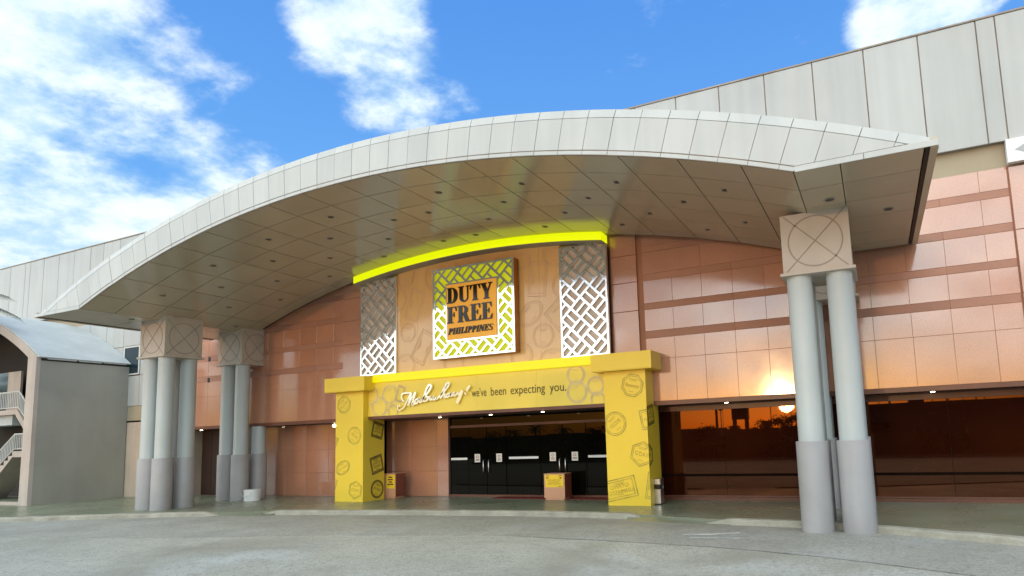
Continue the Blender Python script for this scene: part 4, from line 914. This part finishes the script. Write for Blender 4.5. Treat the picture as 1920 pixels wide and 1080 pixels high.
# ------------------------------------------------------------------ across the road (seen mirrored in the glass)
bwall = tag(empty('boundary_wall', (-25, -44, 0)), 'long low dark boundary wall across the road', 'wall')
for k in range(12): part('wall_bay', 'farwall', bwall, -70+k*6, -64.05+k*6, -44.2, -44, 0, 1.9+.12*(k % 3))
fbd_ = tag(empty('low_building', (8, -46, 0)), 'long low flat-roofed building across the road mirrored in the far right window', 'building')
part('wall', 'farwall', fbd_, -1.4, 20, -50, -44, 0, 3.7); part('parapet', 'farwall', fbd_, -1.5, 20.1, -44.1, -43.95, 3.5, 4.05); part('roof_house', 'farwall', fbd_, 3.2, 4.6, -47, -44.2, 4.05, 4.5)
for (x, h, w_, arms, lb_) in ((-20.7, 8.5, .26, 0, 'thick plain pole mirrored at the left end of the first window'), (-16.0, 8.5, .3, 0, 'thick plain pole mirrored left of the dark tank'), (-10.2, 5.3, .10, 2, 'thin pole with cross arms mirrored left of the sun'), (.3, 6.6, .1, 0, 'thin pole mirrored at the left end of the right window'), (1.25, 7.5, .22, 0, 'thick pole mirrored in the left of the right window'), (5.0, 7, .1, 1, 'pole with a box arm mirrored in the right window'), (6.3, 8, .2, 0, 'thick pole mirrored mid right window'), (7.6, 5.2, .08, 0, 'short thin pole mirrored mid right window'), (8.65, 7, .12, 2, 'pole with cross arms mirrored in the right window'), (9.35, 7, .1, 1, 'rightmost armed pole mirrored in the right window')):
    t = tag(empty('utility_pole', (x, -39, 0)), lb_, 'pole', 'poles across the road, mirrored in the windows')
    MB().tube([(x, -39, 0), (x, -39, h)], [w_/2, w_*.4], 10).build('shaft', 'pole', t)
    for k in range(arms): part('cross_arm', 'pole', t, x-.55, x+.55, -39.06, -38.94, min(h, 4.9)-.25-k*.45, min(h, 4.9)-.17-k*.45)
tk = tag(empty('water_tank', (-13.64, -40, 0)), 'dark boxy water tank on legs mirrored in the first window', 'tank')
part('tank', 'tank', tk, -14.45, -12.84, -41, -39.4, 2.95, 5.1)
for (x, y) in ((-14.3, -39.6), (-13.0, -39.6), (-14.3, -40.8), (-13.0, -40.8)): part('leg', 'tank', tk, x-.1, x+.1, y-.1, y+.1, 0, 2.95)
an = tag(empty('lattice_mast', (-15.3, -38, 0)), 'slim pale mast with a round head mirrored between pole and tank', 'mast')
MB().tube([(-15.3, -38, 0), (-15.3, -38, 4.2)], .05, 6).build('mast', 'rail', an); MB().lathe(-15.3, -38, [(.08, 3.9), (.25, 4.05), (.25, 4.4), (.1, 4.55)], 12).build('head', 'rail', an)

# clipped hedges on the islands of the forecourt, behind the camera, mirrored low in the glass
def hedge(y, h, x0, x1, label, seed):
    t = tag(empty('hedge', ((x0+x1)/2, y, ZR)), label, 'hedge', 'hedges on the forecourt islands')
    part('island_kerb', 'kerb', t, x0-.3, x1+.3, y-.8, y+.8, ZR-.02, ZR+.13)
    rnd = random.Random(seed); b = MB()
    for i in range(int((x1-x0)*170)):
        x = rnd.uniform(x0, x1); top = h*(.86+.14*mnoise.noise((x*.8, y, 1))); f = rnd.random()
        p = Vector((x, y+rnd.choice((-1, 1))*.5*rnd.uniform(.7, 1), rnd.uniform(.2, top))) if f < .7 else Vector((x, y+rnd.uniform(-.5, .5), top*rnd.uniform(.93, 1.04)))
        d = Vector((rnd.gauss(0, 1), rnd.gauss(0, 1), rnd.gauss(0, 1))).normalized(); e = d.orthogonal().normalized(); q = rnd.uniform(.06, .12); i0 = len(b.v)
        b.v += [tuple(p-d*q), tuple(p+e*q*.5), tuple(p+d*q), tuple(p-e*q*.5)]; b.f.append((i0, i0+1, i0+2, i0+3))
    part('twig_core', 'bark', t, x0+.1, x1-.1, y-.36, y+.36, ZR+.13, h*.78)
    tag(b.build('foliage', 'leaf', t), kind='stuff')
hedge(-7.0, 1.35, -26, 9, 'near clipped hedge on a kerbed island, mirrored low in the windows', 3)
hedge(-17.0, 1.5, -44, 18, 'far clipped hedge on a kerbed island, mirrored just under the skyline', 4)
